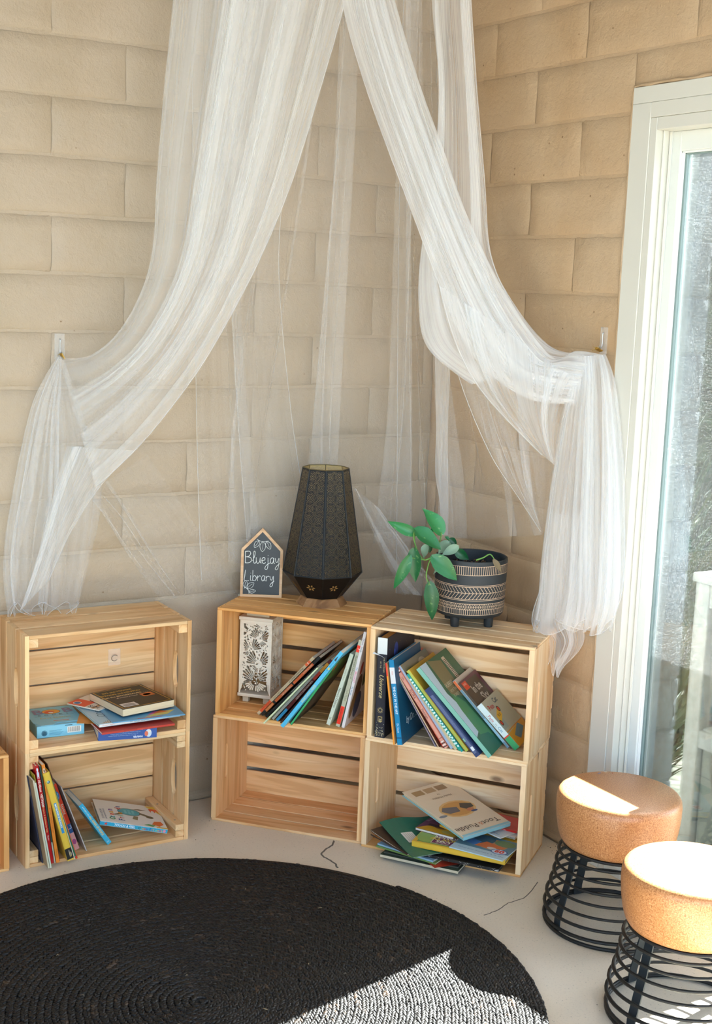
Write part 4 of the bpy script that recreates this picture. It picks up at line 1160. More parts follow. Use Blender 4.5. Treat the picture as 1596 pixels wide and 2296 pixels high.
for r, c, dz in ((.030, '#e8e0d0', .0006), (.0275, '#d6452f', .0009), (.015, '#d9d2c4', .0012)):
    sk.use(cm(c, .5))
    R_ = [(.140, .100)] + [(.140 + r * math.cos(a), .100 + r * math.sin(a)) for a in np.linspace(0, 6.283, 25)[:-1]]
    sk.add([(x, y, fz(x, y) + dz) for x, y in R_], [(0, 1 + k, 1 + (k + 1) % 24) for k in range(24)])
sk.build('round_sticker', None, o)
o = P('yellow hardback with a green and purple cover picture, centre of the untidy pile', .1640, -.0470, .0420, -1.0, .262, .215, .0165, '#e2b53a', hard=True, page='#b9ae8c')
top_face(o, .0165, [('r', .012, .006, .11, .1, '#6f9a4a'), ('e', .03, .05, .03, .04, '#8fb25c'), ('r', .048, .012, .125, .075, '#d8d2b4'), ('r', .050, .014, .125, .073, '#6f2a55')])
for s, y, c in (('CGS', .030, '#e8e2cc'), ('BOX OF', .046, '#d8c04a'), ('SONGS', .062, '#e8e2cc')):
    text(o, s, .021, (.116 - (.016 if s == 'CGS' else 0), y - .002, .0172), (-1, 0, 0), (0, -1, 0), c, bold=.0008)
o = P('purple and yellow paperback on top of the yellow hardback', .1480, .0260, .0592, -9, .118, .15, .0070, '#6a3a56', page='#d9d3c8', spine='right', spine_col='#8a6a3a')
top_face(o, .007, [('p', [(.0, .0), (.118, 0), (.118, .06), (.05, .05), (.02, .03)], '#c99a2a'), ('e', .06, .04, .02, .012, '#8a5a2c'), ('r', .02, .035, .07, .05, '#3c2a30'), ('e', .09, .02, .018, .01, '#b9a862')])
text(o, 'Skeleton', .012, (.006, .06, .0077), (.3, .95, 0), (-.95, .3, 0), '#c9a9bc')
o = P('pale blue paperback with bear picture and a red sixty badge', .2700, -.0480, .0592, -8.5, .156, .128, .0034, '#b6cdd3', rough=.3, page='#d6d4cc')
top_face(o, .0034, [('r', .0, .035, .156, .128, '#5f8794'), ('e', .09, .08, .045, .035, '#c08a5a'), ('e', .06, .1, .03, .03, '#3f5f6c'), ('p', [(.05, .05), (.12, .05), (.13, .075), (.07, .09)], '#d67238'), ('p', [(.02, .06), (.05, .05), (.06, .08), (.03, .09)], '#4f7fb4'), ('e', .12, .10, .03, .02, '#6f8a5a'), ('e', .1, .055, .014, .008, '#d9d0c0'), ('r', 0, 0, .156, .034, '#b9d0d6'), ('e', .126, .045, .024, .017, '#1f3f86'), ('e', .126, .045, .021, .0142, '#c9d6e2')])
top_text(o, .0034, '60', .026, .1265, .0455, '#d8402a', align='CENTER', bold=.0012)
top_text(o, .0034, 'Michael Bond  illustrated by R. W. Alley', .0082, .018, .018, '#4f7f9a')
o = P('white paperback with grey spine at the right of the untidy pile', .3250, .0950, .0630, -12, .095, .09, .0068, '#d6d2ca', spine_col='#b9b2a4')
front_text(o, .0068, '1 Can Read', .0055, .065, .0034, '#4a4640')
o = P('white leaflet with blue and red lettering lying over the bear paperback', .2950, .0900, .0703, -26, .1, .07, .0030, '#e0e0dc', cat='leaflet', name='leaflet')
top_text(o, .003, 'Animals', .012, .012, .042, '#2f7fae'); top_text(o, .003, 'School', .012, .05, .014, '#3f8fb4'); top_text(o, .003, 'READ', .009, .012, .026, '#c8402f')
o = P('thin bright red book with white lettering at the right of the untidy pile', .3200, .1120, .0738, -10, .098, .09, .0050, '#c4241c', rough=.3)
front_text(o, .005, 'winter tales', .0045, .045, .0026, '#f0c9c0')
o = P('small bright yellow booklet under the large cream picture book', .2060, .0620, .0665, -24, .08, .09, .0055, '#dda838', page='#e0d6be')
top_face(o, .0055, [('r', .0, .05, .03, .09, '#4f8a4a')])
o = P('large cream picture book with pale blue edges, lying on top of the untidy pile', .0700, .1280, .1080, -33.5, .281, .165, .0120, '#e3d2b4', tilt=6.5, roll=3.0, hard=True, spine='right', spine_col='#8fc4cc', bottom='#8fc4cc', page='#d9c3a0', rough=.3)
top_face(o, .012, [('r', .272, .0, .281, .165, '#8fc4cc'), ('e', .150, .082, .044, .058, '#e0b878'), ('e', .150, .082, .037, .050, '#cf9a54'), ('p', [(.128, .105), (.142, .135), (.16, .132), (.165, .105), (.148, .092)], '#4a4440'), ('p', [(.128, .045), (.145, .03), (.165, .045), (.166, .08), (.142, .085)], '#6c6a6c'), ('e', .170, .112, .009, .012, '#c98058'), ('e', .180, .118, .005, .011, '#3a4f7c'), ('e', .168, .018, .006, .014, '#7f878c')] + [('r', .016, .018 + .040 * k, .042, .052 + .040 * k, c) for k, c in enumerate(['#a98a5c', '#b99a70', '#9f8260'])])
for s_, x, y, sz, c in (('Toot', .246, .150, .030, '#4a3a2a'), ('&', .246, .094, .022, '#d98a5a'), ('Puddle', .246, .076, .030, '#4a3a2a'), ('Holly Hobbie', .076, .118, .0135, '#8a6a44'), ('by', .060, .088, .010, '#8a6a44')):
    text(o, s_, sz, (x, y, .0126), (0, -1, 0), (1, 0, 0), c, squash=.92)
# ------------------------------------------------------------------ fretwork lantern in the crate
def fret_panel(W, H, T):
    """thin board with the dark cells of five butterflies and the gaps between leaves cut right through it"""
    holes = []
    def dense(P):
        out = []
        for i in range(len(P)):
            a, c = P[i], P[(i + 1) % len(P)]
            for k in range(4): out.append((a[0] + (c[0] - a[0]) * k / 4, a[1] + (c[1] - a[1]) * k / 4))
        return np.array(out)
    def inside(p, P):
        c = False; j = len(P) - 1
        for i in range(len(P)):
            if (P[i][1] > p[1]) != (P[j][1] > p[1]) and p[0] < (P[j][0] - P[i][0]) * (p[1] - P[i][1]) / (P[j][1] - P[i][1]) + P[i][0]: c = not c
            j = i
        return c
    dl = []
    def hole(P, gap=.00045):
        P = [tuple(p) for p in P]
        if any(x < .0058 or x > W - .0058 or y < .007 or y > H - .0085 for x, y in P): return False
        D = dense(P)
        for Q, E in zip(holes, dl):
            if np.min(np.hypot(D[:, None, 0] - E[None, :, 0], D[:, None, 1] - E[None, :, 1])) < gap: return False
            if inside(P[0], Q) or inside(Q[0], P): return False
        holes.append(P); dl.append(D)
        return True
    def butterfly(cx, cy, s, rot):
        for sg in (-1, 1):
            for a0, a1, n, r0, rf in ((8, 66, 6 if s > .029 else 5, .30, lambda t: .98 + .22 * t), (-14, -78, 6 if s > .029 else 5, .28, lambda t: .80 - .12 * t)):
                for k in range(n):
                    t = k / (n - 1)
                    an = (a0 + (a1 - a0) * t) * D2R
                    r1 = rf(t) * (.93 if k % 2 else 1.0)
                    for shrink in (1.0, .82, .64):
                        R1 = r1 * shrink
                        hw = .062 * R1 + .010
                        pts = []
                        for r, w in ((r0, .018), ((r0 + R1) / 2, hw * .75), (R1 * .93, hw), (R1, 0), (R1 * .93, -hw), ((r0 + R1) / 2, -hw * .75), (r0, -.018)):
                            u, v = r * math.cos(an) - w * math.sin(an), r * math.sin(an) + w * math.cos(an)
                            u *= sg
                            pts.append((cx + s * (u * math.cos(rot) - v * math.sin(rot)), cy + s * (u * math.sin(rot) + v * math.cos(rot))))
                        if sg < 0: pts = pts[::-1]
                        if hole(pts): break
    for B in ((.047, .038, .046, -.10), (.056, .090, .040, .02), (.032, .130, .034, .18), (.056, .165, .033, -.25), (.066, .200, .026, .45)): butterfly(*B)
    U = lambda L: [(x / 1000, y / 1000) for x, y in L]
    for g_ in ([(30, 209), (47, 209), (52, 196), (46, 188), (40, 178), (34, 186), (29, 199)], [(8, 209), (15, 209), (23, 195), (20, 189), (9, 196)], [(8, 184), (19, 183), (14, 176), (8, 174)], [(8, 165), (17, 170), (26, 168), (18, 161), (8, 158)],
               [(76, 172), (84, 178), (85, 165), (79, 160)], [(20, 151), (28, 149), (26, 143), (19, 145)], [(66, 138), (75, 132), (85, 135), (84, 126), (72, 122), (64, 128)], [(8, 98), (18, 103), (24, 95), (14, 92), (8, 88)], [(44, 52), (56, 56), (68, 52), (60, 47), (50, 47)], [(84, 209), (76, 209), (80, 203), (85, 203)], [(40, 105), (46, 112), (44, 120), (39, 114)], [(70, 106), (78, 114), (84, 112), (84, 105), (77, 102)], [(8, 60), (15, 66), (20, 60), (12, 55)], [(24, 178), (33, 172), (30, 165), (23, 172)], [(60, 176), (65, 178), (64, 172), (60, 170)], [(78, 60), (85, 66), (85, 56), (80, 54)], [(22, 72), (28, 80), (30, 70), (25, 66)]):
        for k in (1.0, .75, .55):
            c = (sum(p[0] for p in U(g_)) / len(g_), sum(p[1] for p in U(g_)) / len(g_))
            if hole([(c[0] + (x - c[0]) * k, c[1] + (y - c[1]) * k) for x, y in U(g_)], .0012): break
    rq = random.Random(6)
    for q in range(900):
        x, y, l, r = rq.uniform(.006, W - .006), rq.uniform(.008, H - .008), rq.choice([.011, .009, .007, .0055]), rq.uniform(0, 6.28)
        tri = rq.random() < .45
        sh_ = ((-.5, -.35), (.45, -.42), (.1, .5)) if tri else ((-.5, 0), (-.1, .24), (.5, .02), (-.05, -.22))
        hole([(x + l * (a * math.cos(r) - c * math.sin(r)), y + l * (a * math.sin(r) + c * math.cos(r))) for a, c in sh_], .0011)
    return plate_mesh('fretwork_panel', [(0, 0), (W, 0), (W, H), (0, H)], holes, [(0, T, True)], WHT)
WHT = wood_mat('whitewashed_wood', '#e9dfcd', '#ded1bb', '#c9b699', knots=False, rough=.7)
WHT2 = wood_mat('limed_lid_wood', '#cfbfa4', '#bfa988', '#a58c68', knots=False, rough=.7)
ML = MB1 @ Matrix.Translation((.0225, .1180, .0078)) @ Matrix.Rotation(1.5 * D2R, 4, 'Z')
ln = tag(empty('fretwork_lantern', matrix=ML), 'white wooden lantern box with cut out butterflies and leaves', 'lantern')
LW_, LH_ = .098, .2200
fm = fret_panel(LW_ - .006, LH_, .003)
MB().box(-.003, -.003, .020, LW_ + .003, LW_ + .003, .030, .001).build('base', WHT, ln)
for x in (.008, LW_ - .026):
    for y in (.012, LW_ - .030): MB().box(x, y, 0, x + .018, y + .018, .020, .001).build('foot', WHT2, ln)
link('fretwork_panel', fm, ln, matrix=Matrix(((1, 0, 0, .003), (0, 0, -1, .004), (0, 1, 0, .030), (0, 0, 0, 1))))
link('fretwork_panel', fm, ln, matrix=Matrix(((1, 0, 0, .003), (0, 0, -1, LW_ - .001), (0, 1, 0, .030), (0, 0, 0, 1))))
link('fretwork_panel', fm, ln, matrix=Matrix(((0, 0, 1, LW_ - .004), (1, 0, 0, .003), (0, 1, 0, .030), (0, 0, 0, 1))))
link('fretwork_panel', fm, ln, matrix=Matrix(((0, 0, 1, .001), (1, 0, 0, .003), (0, 1, 0, .030), (0, 0, 0, 1))))
for x, y in ((.0, .0), (LW_ - .003, .0), (.0, LW_ - .003), (LW_ - .003, LW_ - .003)):
    MB().box(x, y, .030, x + .003, y + .003, .250).build('corner_post', WHT, ln)
MB().box(-.003, -.003, .250, LW_ + .003, LW_ + .003, .260, .001).build('lid', WHT, ln)
MB().box(.014, .014, .260, LW_ - .014, LW_ - .014, .268, .001).build('lid_step', WHT2, ln)

# ------------------------------------------------------------------ black pierced lamp
pm, nt, b = new_mat('pierced_black_metal')
uv = nd(nt, 'ShaderNodeUVMap')
sx = nd(nt, 'ShaderNodeSeparateXYZ'); nt.links.new(uv.outputs[0], sx.inputs[0])
S_ = .030
def rosette(ox, oy, rings, dash, rmax):
    u = mathn(nt, 'SUBTRACT', mathn(nt, 'MODULO', mathn(nt, 'ADD', mathn(nt, 'DIVIDE', sx.outputs[0], S_), 50 + ox), 1.0), .5)
    v = mathn(nt, 'SUBTRACT', mathn(nt, 'MODULO', mathn(nt, 'ADD', mathn(nt, 'DIVIDE', sx.outputs[1], S_), 50 + oy), 1.0), .5)
    r = mathn(nt, 'SQRT', mathn(nt, 'ADD', mathn(nt, 'MULTIPLY', u, u), mathn(nt, 'MULTIPLY', v, v)))
    th = mathn(nt, 'ARCTAN2', v, u)
    ring = mathn(nt, 'GREATER_THAN', mathn(nt, 'SINE', mathn(nt, 'MULTIPLY', r, rings)), .0)
    das = mathn(nt, 'GREATER_THAN', mathn(nt, 'SINE', mathn(nt, 'MULTIPLY', th, dash)), -.22)
    inn = mathn(nt, 'LESS_THAN', r, rmax)
    return mathn(nt, 'MULTIPLY', mathn(nt, 'MULTIPLY', ring, das), inn)
h1 = rosette(0, 0, 44.0, 22.0, .47)
h2 = rosette(.5, .5, 62.0, 9.0, .23)
hole = mathn(nt, 'MAXIMUM', h1, h2)
inside = mathn(nt, 'GREATER_THAN', sx.outputs[2], .5)
edge = nd(nt, 'ShaderNodeAttribute'); edge.attribute_name = 'pierce'; edge.attribute_type = 'GEOMETRY'
hole = mathn(nt, 'MULTIPLY', hole, mathn(nt, 'GREATER_THAN', edge.outputs['Fac'], .5))
b.inputs['Base Color'].default_value = lin('#141415'); b.inputs['Roughness'].default_value = .36; b.inputs['Metallic'].default_value = .55
gb = nd(nt, 'ShaderNodeNewGeometry')
nt.links.new(mixc(nt, gb.outputs['Backfacing'], lin('#141415'), lin('#c0a873')), b.inputs['Base Color'])
nt.links.new(mathn(nt, 'MULTIPLY_ADD', gb.outputs['Backfacing'], -.55, .55), b.inputs['Metallic'])
tr = nd(nt, 'ShaderNodeBsdfTransparent'); mx = nd(nt, 'ShaderNodeMixShader')
nt.links.new(hole, mx.inputs[0]); nt.links.new(b.outputs[0], mx.inputs[1]); nt.links.new(tr.outputs[0], mx.inputs[2])
nt.links.new(mx.outputs[0], nt.nodes['Material Output'].inputs[0])
BLK = cm('#161616', .36, .5)
LC = Vector((-.5048, -.2262, 2 * CH))
lamp = tag(empty('table_lamp', LC, (0, 0, 16 * D2R)), 'tall black pierced metal table lamp with eight sides on a wooden foot', 'lamp')
WAL = wood_mat('acacia_wood', '#b98a5c', '#8f6138', '#5f3b1e', knots=False)
MB().lathe([(.074, .0), (.074, .003), (.062, .022), (.058, .024)], 8).build('wooden_foot', WAL, lamp)
def facet(name, r0, z0, r1, z1, k, margin, pierce):
    a0, a1 = 2 * math.pi * k / 8, 2 * math.pi * (k + 1) / 8
    A, B_ = Vector((r0 * math.cos(a0), r0 * math.sin(a0), z0)), Vector((r0 * math.cos(a1), r0 * math.sin(a1), z0))
    C_, D_ = Vector((r1 * math.cos(a1), r1 * math.sin(a1), z1)), Vector((r1 * math.cos(a0), r1 * math.sin(a0), z1))
    ex = (B_ - A).normalized(); mid = (A + B_) / 2; up = ((C_ + D_) / 2 - mid); L = up.length; up.normalize()
    nrm = ex.cross(up)
    w0, w1 = (B_ - A).length / 2, (C_ - D_).length / 2
    vs, uvs = [], []
    rows = [0, margin / L, 1 - margin / L, 1]
    for t in rows:
        w = w0 + (w1 - w0) * t
        for x in (-w, -w + margin, w - margin, w):
            vs.append(mid + up * (L * t) + ex * x); uvs.append((x, L * t))
    fs, pf = [], []
    for j in range(3):
        for i in range(3):
            a = j * 4 + i; fs.append((a, a + 1, a + 5, a + 4)); pf.append(1.0 if (i == 1 and j == 1 and pierce) else 0.0)
    n = len(vs)
    me = bpy.data.meshes.new(name); me.from_pydata([tuple(v) for v in vs], [], fs)
    ul = me.uv_layers.new(name='UVMap')
    for p in me.polygons:
        for li in p.loop_indices: ul.data[li].uv = uvs[me.loops[li].vertex_index]
    at = me.attributes.new('pierce', 'FLOAT', 'FACE'); at.data.foreach_set('value', pf)
    me.materials.append(pm)
    return link(name, me, lamp)
for k in range(8):
    facet('side_panel', .1147, .0945, .0660, .3965, k, .0045, True)
    facet('lower_panel', .0585, .0235, .1147, .0945, k, .004, False)
ribs = MB()
for k in range(8):
    a = 2 * math.pi * k / 8
    c, s = math.cos(a), math.sin(a)
    ribs.tube([(.0585 * c, .0585 * s, .0235), (.1149 * c, .1149 * s, .0945), (.0662 * c, .0662 * s, .3965)], .0011, 5)
ribs.build('edge_rib', BLK, lamp)
MB().tube([(.0662 * math.cos(2 * math.pi * k / 8), .0662 * math.sin(2 * math.pi * k / 8), .3965) for k in range(8)], .0014, 5, closed=True).build('top_rim', cm('#7a6a48', .4, .6), lamp)
fl_ = MB()
for k in range(8):
    a = 2 * math.pi * (k + .5) / 8
    n_ = Vector((math.cos(a) * .79, math.sin(a) * .79, -.61)); ex = Vector((-math.sin(a), math.cos(a), 0)); up = ex.cross(n_) * -1
    c0 = Vector((.0905 * math.cos(a) * .924, .0905 * math.sin(a) * .924, .063)) + n_ * .0022
    for j in range(6):
        an = j * math.pi / 3
        d1 = ex * math.cos(an) + up * math.sin(an); d2 = ex * -math.sin(an) + up * math.cos(an)
        fl_.add([c0 + d1 * .003, c0 + d1 * .008 + d2 * .003, c0 + d1 * .014, c0 + d1 * .008 - d2 * .003], [(0, 1, 2, 3)])
fl_.build('flower_cutout', cm('#8a6a3c', .6), lamp)

# ------------------------------------------------------------------ chalkboard sign
SY = math.atan2(-.0615, .1040)
sg = tag(empty('chalkboard_sign', matrix=Matrix.Translation((-.6872, -.0640, 2 * CH + .0004)) @ Matrix.Rotation(SY, 4, 'Z') @ Matrix.Rotation(-5 * D2R, 4, 'X')), 'small house shaped chalkboard sign in a light wooden frame', 'sign')
w_, sh_, ap = .1215, .1400, .2035
outer = [(0, 0), (w_, 0), (w_ + .0005, sh_), (w_ * .5, ap), (-.0005, sh_)]
inn = [(.0075, .0075), (w_ - .0075, .0075), (w_ - .0075, sh_ - .0035), (w_ * .5, ap - .0115), (.0075, sh_ - .0035)]
XZ = Matrix(((1, 0, 0, 0), (0, 0, -1, 0), (0, 1, 0, 0), (0, 0, 0, 1)))
link('frame', plate_mesh('frame', outer, [inn], [(-.012, .001, True)], wood_mat('beech_frame', '#d9b48c', '#cda276', '#b3855a', knots=False)), sg, matrix=XZ)
MB().prism(inn, -.007, -.003).build('blackboard', cm('#14171a', .4), sg, matrix=XZ)
MB().box(-.006, .010, 0, w_ * .5, .05, .004, .001).build('easel_foot', cm('#bfb6a4', .7), sg)
chalk = MB()
def stroke(pts, w=.0017, k=5):
    P = [(p.x, p.y) for p in smooth_line([(a, b_, 0) for a, b_ in pts], k)]
    chalk.ribbon(P, [w * random.uniform(.75, 1.15) for _ in P], -.0030, -.0024)
GL = {'B': ([[(0, 1), (.0, .5), (0, 0)], [(0, .98), (.35, 1.0), (.44, .8), (.3, .6), (.06, .52)], [(.06, .52), (.42, .48), (.52, .24), (.36, .04), (0, 0)]], .62),
      'l': ([[(0, .2), (.16, .6), (.2, .95), (.1, 1.0), (.07, .5), (.1, .08), (.22, .0), (.3, .14)]], .3),
      'u': ([[(0, .5), (.02, .15), (.14, 0), (.3, .15), (.34, .5), (.35, .1), (.46, .04)]], .46),
      'e': ([[(0, .22), (.25, .3), (.28, .46), (.15, .52), (.03, .35), (.07, .1), (.2, 0), (.36, .1)]], .38),
      'j': ([[(.16, .5), (.17, -.2), (.08, -.5), (-.08, -.42), (.04, -.15), (.34, .08)], [(.16, .68), (.17, .72)]], .34),
      'a': ([[(.32, .44), (.16, .52), (.02, .3), (.1, .03), (.24, .1), (.32, .5), (.32, .1), (.42, .03)]], .44),
      'y': ([[(0, .5), (.05, .2), (.18, .15), (.32, .5), (.28, -.25), (.14, -.5), (.02, -.4), (.16, -.15), (.42, .06)]], .44),
      'L': ([[(.04, 1), (.0, .45), (-.02, .02), (.4, .0)]], .52),
      'i': ([[(.02, .5), (.02, .08), (.12, .02)], [(.02, .7), (.03, .74)]], .2),
      'b': ([[(.02, 1), (.02, 0)], [(.02, .3), (.18, .5), (.36, .3), (.24, .02), (.02, .06)]], .46),
      'r': ([[(0, .5), (.02, 0)], [(.02, .3), (.16, .48), (.3, .44)]], .36)}
def hand(s, x, y, sz):
    for ch in s:
        st_, adv = GL[ch]
        for s_ in st_: stroke([(x + a * sz, y + c * sz) for a, c in s_])
        x += adv * sz
hand('Bluejay', .012, .099, .0345)
hand('Library', .012, .047, .0315)
def chleaf(x, y, l, rot, k=1.0):
    ca, sa = math.cos(rot), math.sin(rot); T = lambda p: (x + l * (p[0] * ca - p[1] * sa), y + l * (p[0] * sa + p[1] * ca))
    stroke([T(p) for p in ((0, 0), (.3, .26), (.65, .26), (1, 0), (.65, -.24), (.3, -.24), (0, 0))], .0012)
    stroke([T((0, 0)), T((.4, .03)), T((.8, 0))], .0009)
stroke([(.044, .170), (.06, .163), (.078, .166)], .0012)
chleaf(.050, .166, .024, -2.1); chleaf(.062, .164, .030, -1.6); chleaf(.072, .165, .026, -1.1)
stroke([(.026, .008), (.024, .018), (.016, .026)], .0013); stroke([(.010, .024), (.018, .026), (.024, .02)], .0012)
chleaf(.013, .026, .022, 1.45); chleaf(.020, .024, .026, .75); chleaf(.025, .014, .020, .2)
chalk.build('chalk_lettering', cm('#d9dad4', .9), sg, matrix=XZ)

# ------------------------------------------------------------------ potted plant
PC = Vector((-.2362, -.5800, 2 * CH))
pl = tag(empty('potted_plant', PC, (0, 0, 0)), 'trailing green leaved plant in a black pot with carved cream bands', 'plant')
POT = cm('#23282b', .6)
MB().lathe([(.0, .028), (.078, .028), (.0895, .031), (.0945, .038), (.0965, .055), (.0985, .12), (.1000, .1835), (.0993, .1885), (.0970, .190), (.0945, .1885), (.0935, .182), (.0925, .12), (.0, .115)], 64).build('pot', POT, pl, angle=.7)
for a in (200, 290, 20, 110):
    x, y = .066 * math.cos(a * D2R), .066 * math.sin(a * D2R)
    MB().lathe([(.0110, 0), (.0118, .002), (.0135, .031)], 18, x, y).build('leg', POT, pl, angle=.7)
def pr(z): return float(np.interp(z, [.031, .038, .055, .12, .1835], [.0895, .0945, .0965, .0985, .1000])) + .0005
lines = MB()
def pline(pts, w=.0013):
    """pts = (angle, height) on the side of the pot"""
    out = []
    for i in range(len(pts) - 1):
        (a0, z0), (a1, z1) = pts[i], pts[i + 1]
        n = max(1, int(abs(a1 - a0) / .09))
        for j in range(n):
            t = j / n; out.append((a0 + (a1 - a0) * t, z0 + (z1 - z0) * t))
    out.append(pts[-1])
    vs, fs = [], []
    for i, (a, z_) in enumerate(out):
        p, q = out[max(i - 1, 0)], out[min(i + 1, len(out) - 1)]
        R = pr(z_); dx, dz = (q[0] - p[0]) * R, q[1] - p[1]; l = math.hypot(dx, dz) or 1
        na, nz = -dz / l * w / 2 / R, dx / l * w / 2
        vs += [(pr(z_ + nz) * math.cos(a + na), pr(z_ + nz) * math.sin(a + na), z_ + nz), (pr(z_ - nz) * math.cos(a - na), pr(z_ - nz) * math.sin(a - na), z_ - nz)]
    for i in range(len(out) - 1): fs.append((i * 2, i * 2 + 1, i * 2 + 3, i * 2 + 2))
    lines.add(vs, fs)
full = lambda z_, w=.0013: pline([(a, z_ + .0005 * math.sin(3 * a)) for a in np.linspace(0, 2 * math.pi, 49)], w)
for z_ in (.0425, .0865, .1205, .1240, .0830, .1530, .1770, .0735): full(z_)
full(.1035)
rp = random.Random(4)
N1 = 104
for k in range(N1):
    a = 2 * math.pi * k / N1
    pline([(a, .0425), (a + rp.uniform(-.006, .006), .0575)])
    pline([(a + .02, .1530), (a + .02 + rp.uniform(-.006, .006), .1770)])
full(.0575)
for k in range(62):
    a = 2 * math.pi * k / 62; s_ = 2 * math.pi / 62
    pline([(a, .0865), (a + s_ * 1.25, .1035)]); pline([(a + s_ * 1.25, .1035), (a, .1205)])
full(.0655, .0011)
for k in range(46):
    a = 2 * math.pi * k / 46; s_ = 2 * math.pi / 46
    pline([(a, .0575), (a + s_ / 2, .0735), (a + s_, .0575)], .0011); pline([(a, .0735), (a + s_ / 2, .0575), (a + s_, .0735)], .0011)
lines.build('carved_line', cm('#c9ae92', .7), pl)
so = MB(); rs = random.Random(9)
so.lathe([(.0925, .150), (.06, .156), (.0, .158)], 32)
so.build('soil', cm('#2c1d14', .95), pl)
cr = MB()
for i in range(420):
    a, r = rs.uniform(0, 6.283), .088 * math.sqrt(rs.random()); s_ = rs.uniform(.0015, .0048)
    cr.use(cm(rs.choice(['#2a1a10', '#3c2616', '#1d130c', '#6b4a2a', '#8a6a48']), .9))
    c = Vector((r * math.cos(a), r * math.sin(a), .157 + rs.uniform(0, .004)))
    cr.add([c + Vector(q) * s_ for q in ((1, .2, 0), (-.4, 1, .1), (-.7, -.8, 0), (.1, 0, .9))], [(0, 1, 3), (1, 2, 3), (2, 0, 3)])
tag(cr.build('soil_crumbs', None, pl), kind='stuff')
LEAVES= [[[-0.3985, -0.5399, 0.8865], [-0.4644, -0.4998, 0.9158], 0.0285], [[-0.3276, -0.5596, 0.8878], [-0.3668, -0.5358, 0.9565], 0.045], [[-0.4087, -0.5571, 0.8993], [-0.3461, -0.5952, 0.8499], 0.045], [[-0.2904, -0.5471, 0.8655], [-0.2721, -0.5583, 0.8485], 0.021], [[-0.292, -0.5462, 0.8648], [-0.3013, -0.5405, 0.8734], 0.0105], [[-0.3915, -0.6202, 0.8348], [-0.331, -0.6571, 0.775], 0.045], [[-0.433, -0.5657, 0.8282], [-0.4651, -0.5462, 0.735], 0.03], [[-0.4174, -0.5635, 0.8458], [-0.4113, -0.5672, 0.7563], 0.0375], [[-0.38, -0.5921, 0.7553], [-0.3672, -0.5999, 0.6511], 0.039], [[-0.377, -0.5647, 0.8572], [-0.3847, -0.56, 0.8213], 0.024], [[-0.3082, -0.5715, 0.8601], [-0.3344, -0.5555, 0.8309], 0.033], [[-0.2999, -0.5999, 0.8548], [-0.3353, -0.5784, 0.8306], 0.024], [[-0.2975, -0.5896, 0.8425], [-0.2651, -0.6094, 0.817], 0.0255], [[-0.4084, -0.5456, 0.797], [-0.4016, -0.5497, 0.7693], 0.021], [[-0.3746, -0.6246, 0.803], [-0.3887, -0.6161, 0.7904], 0.012], [[-0.2506, -0.7002, 0.8334], [-0.2293, -0.7131, 0.7999], 0.0144], [[-0.3445, -0.5376, 0.8983], [-0.335, -0.5434, 0.8894], 0.015], [[-0.3562, -0.5422, 0.8548], [-0.3513, -0.5452, 0.8301], 0.018]]
STEMS= [[[-0.4067, -0.5466, 0.8881], [-0.4049, -0.5477, 0.8621], [-0.3955, -0.5534, 0.8347], [-0.3793, -0.5633, 0.8169], [-0.3617, -0.574, 0.8301]], [[-0.3906, -0.5798, 0.8209], [-0.4062, -0.5703, 0.8226], [-0.4282, -0.5569, 0.8262]], [[-0.3784, -0.5931, 0.8318], [-0.3852, -0.5889, 0.8099], [-0.389, -0.5866, 0.7759], [-0.3805, -0.5918, 0.7546]], [[-0.3276, -0.5596, 0.8887], [-0.3287, -0.5589, 0.8716], [-0.3349, -0.5552, 0.8433]], [[-0.4019, -0.5963, 0.8242], [-0.3842, -0.6071, 0.8318]], [[-0.3875, -0.6145, 0.8334], [-0.3842, -0.6165, 0.8152], [-0.3794, -0.6194, 0.8032]], [[-0.2904, -0.5471, 0.8655], [-0.2959, -0.5438, 0.8511], [-0.304, -0.5389, 0.8257]], [[-0.2794, -0.6592, 0.8276], [-0.2631, -0.6691, 0.8351], [-0.2481, -0.6783, 0.845], [-0.238, -0.6844, 0.8326]], [[-0.4059, -0.5529, 0.8984], [-0.4108, -0.5499, 0.8905], [-0.4101, -0.5504, 0.8721], [-0.3984, -0.5575, 0.8357]]]
lm, nt, b = new_mat('pothos_leaf')
tcn = nd(nt, 'ShaderNodeTexCoord'); oi = nd(nt, 'ShaderNodeObjectInfo')
n1 = noise(nt, tcn.outputs['Object'], 70, 3, .6)
colr = ramp(nt, oi.outputs['Random'], [(0, lin('#114d28')), (.5, lin('#1c6a36')), (1, lin('#2b7d40'))])
spk = ramp(nt, n1.outputs[0], [(.62, (0, 0, 0)), (.72, (1, 1, 1))])
nt.links.new(mixc(nt, mathn(nt, 'MULTIPLY', spk.outputs[0], .35), colr.outputs[0], lin('#9dc47a')), b.inputs['Base Color'])
b.inputs['Roughness'].default_value = .38
b.inputs['Subsurface Weight'].default_value = .0
STM = cm('#5f8f3c', .5)
BRN = cm('#6f6046', .7)
GREY = cm('#7f9a80', .5)
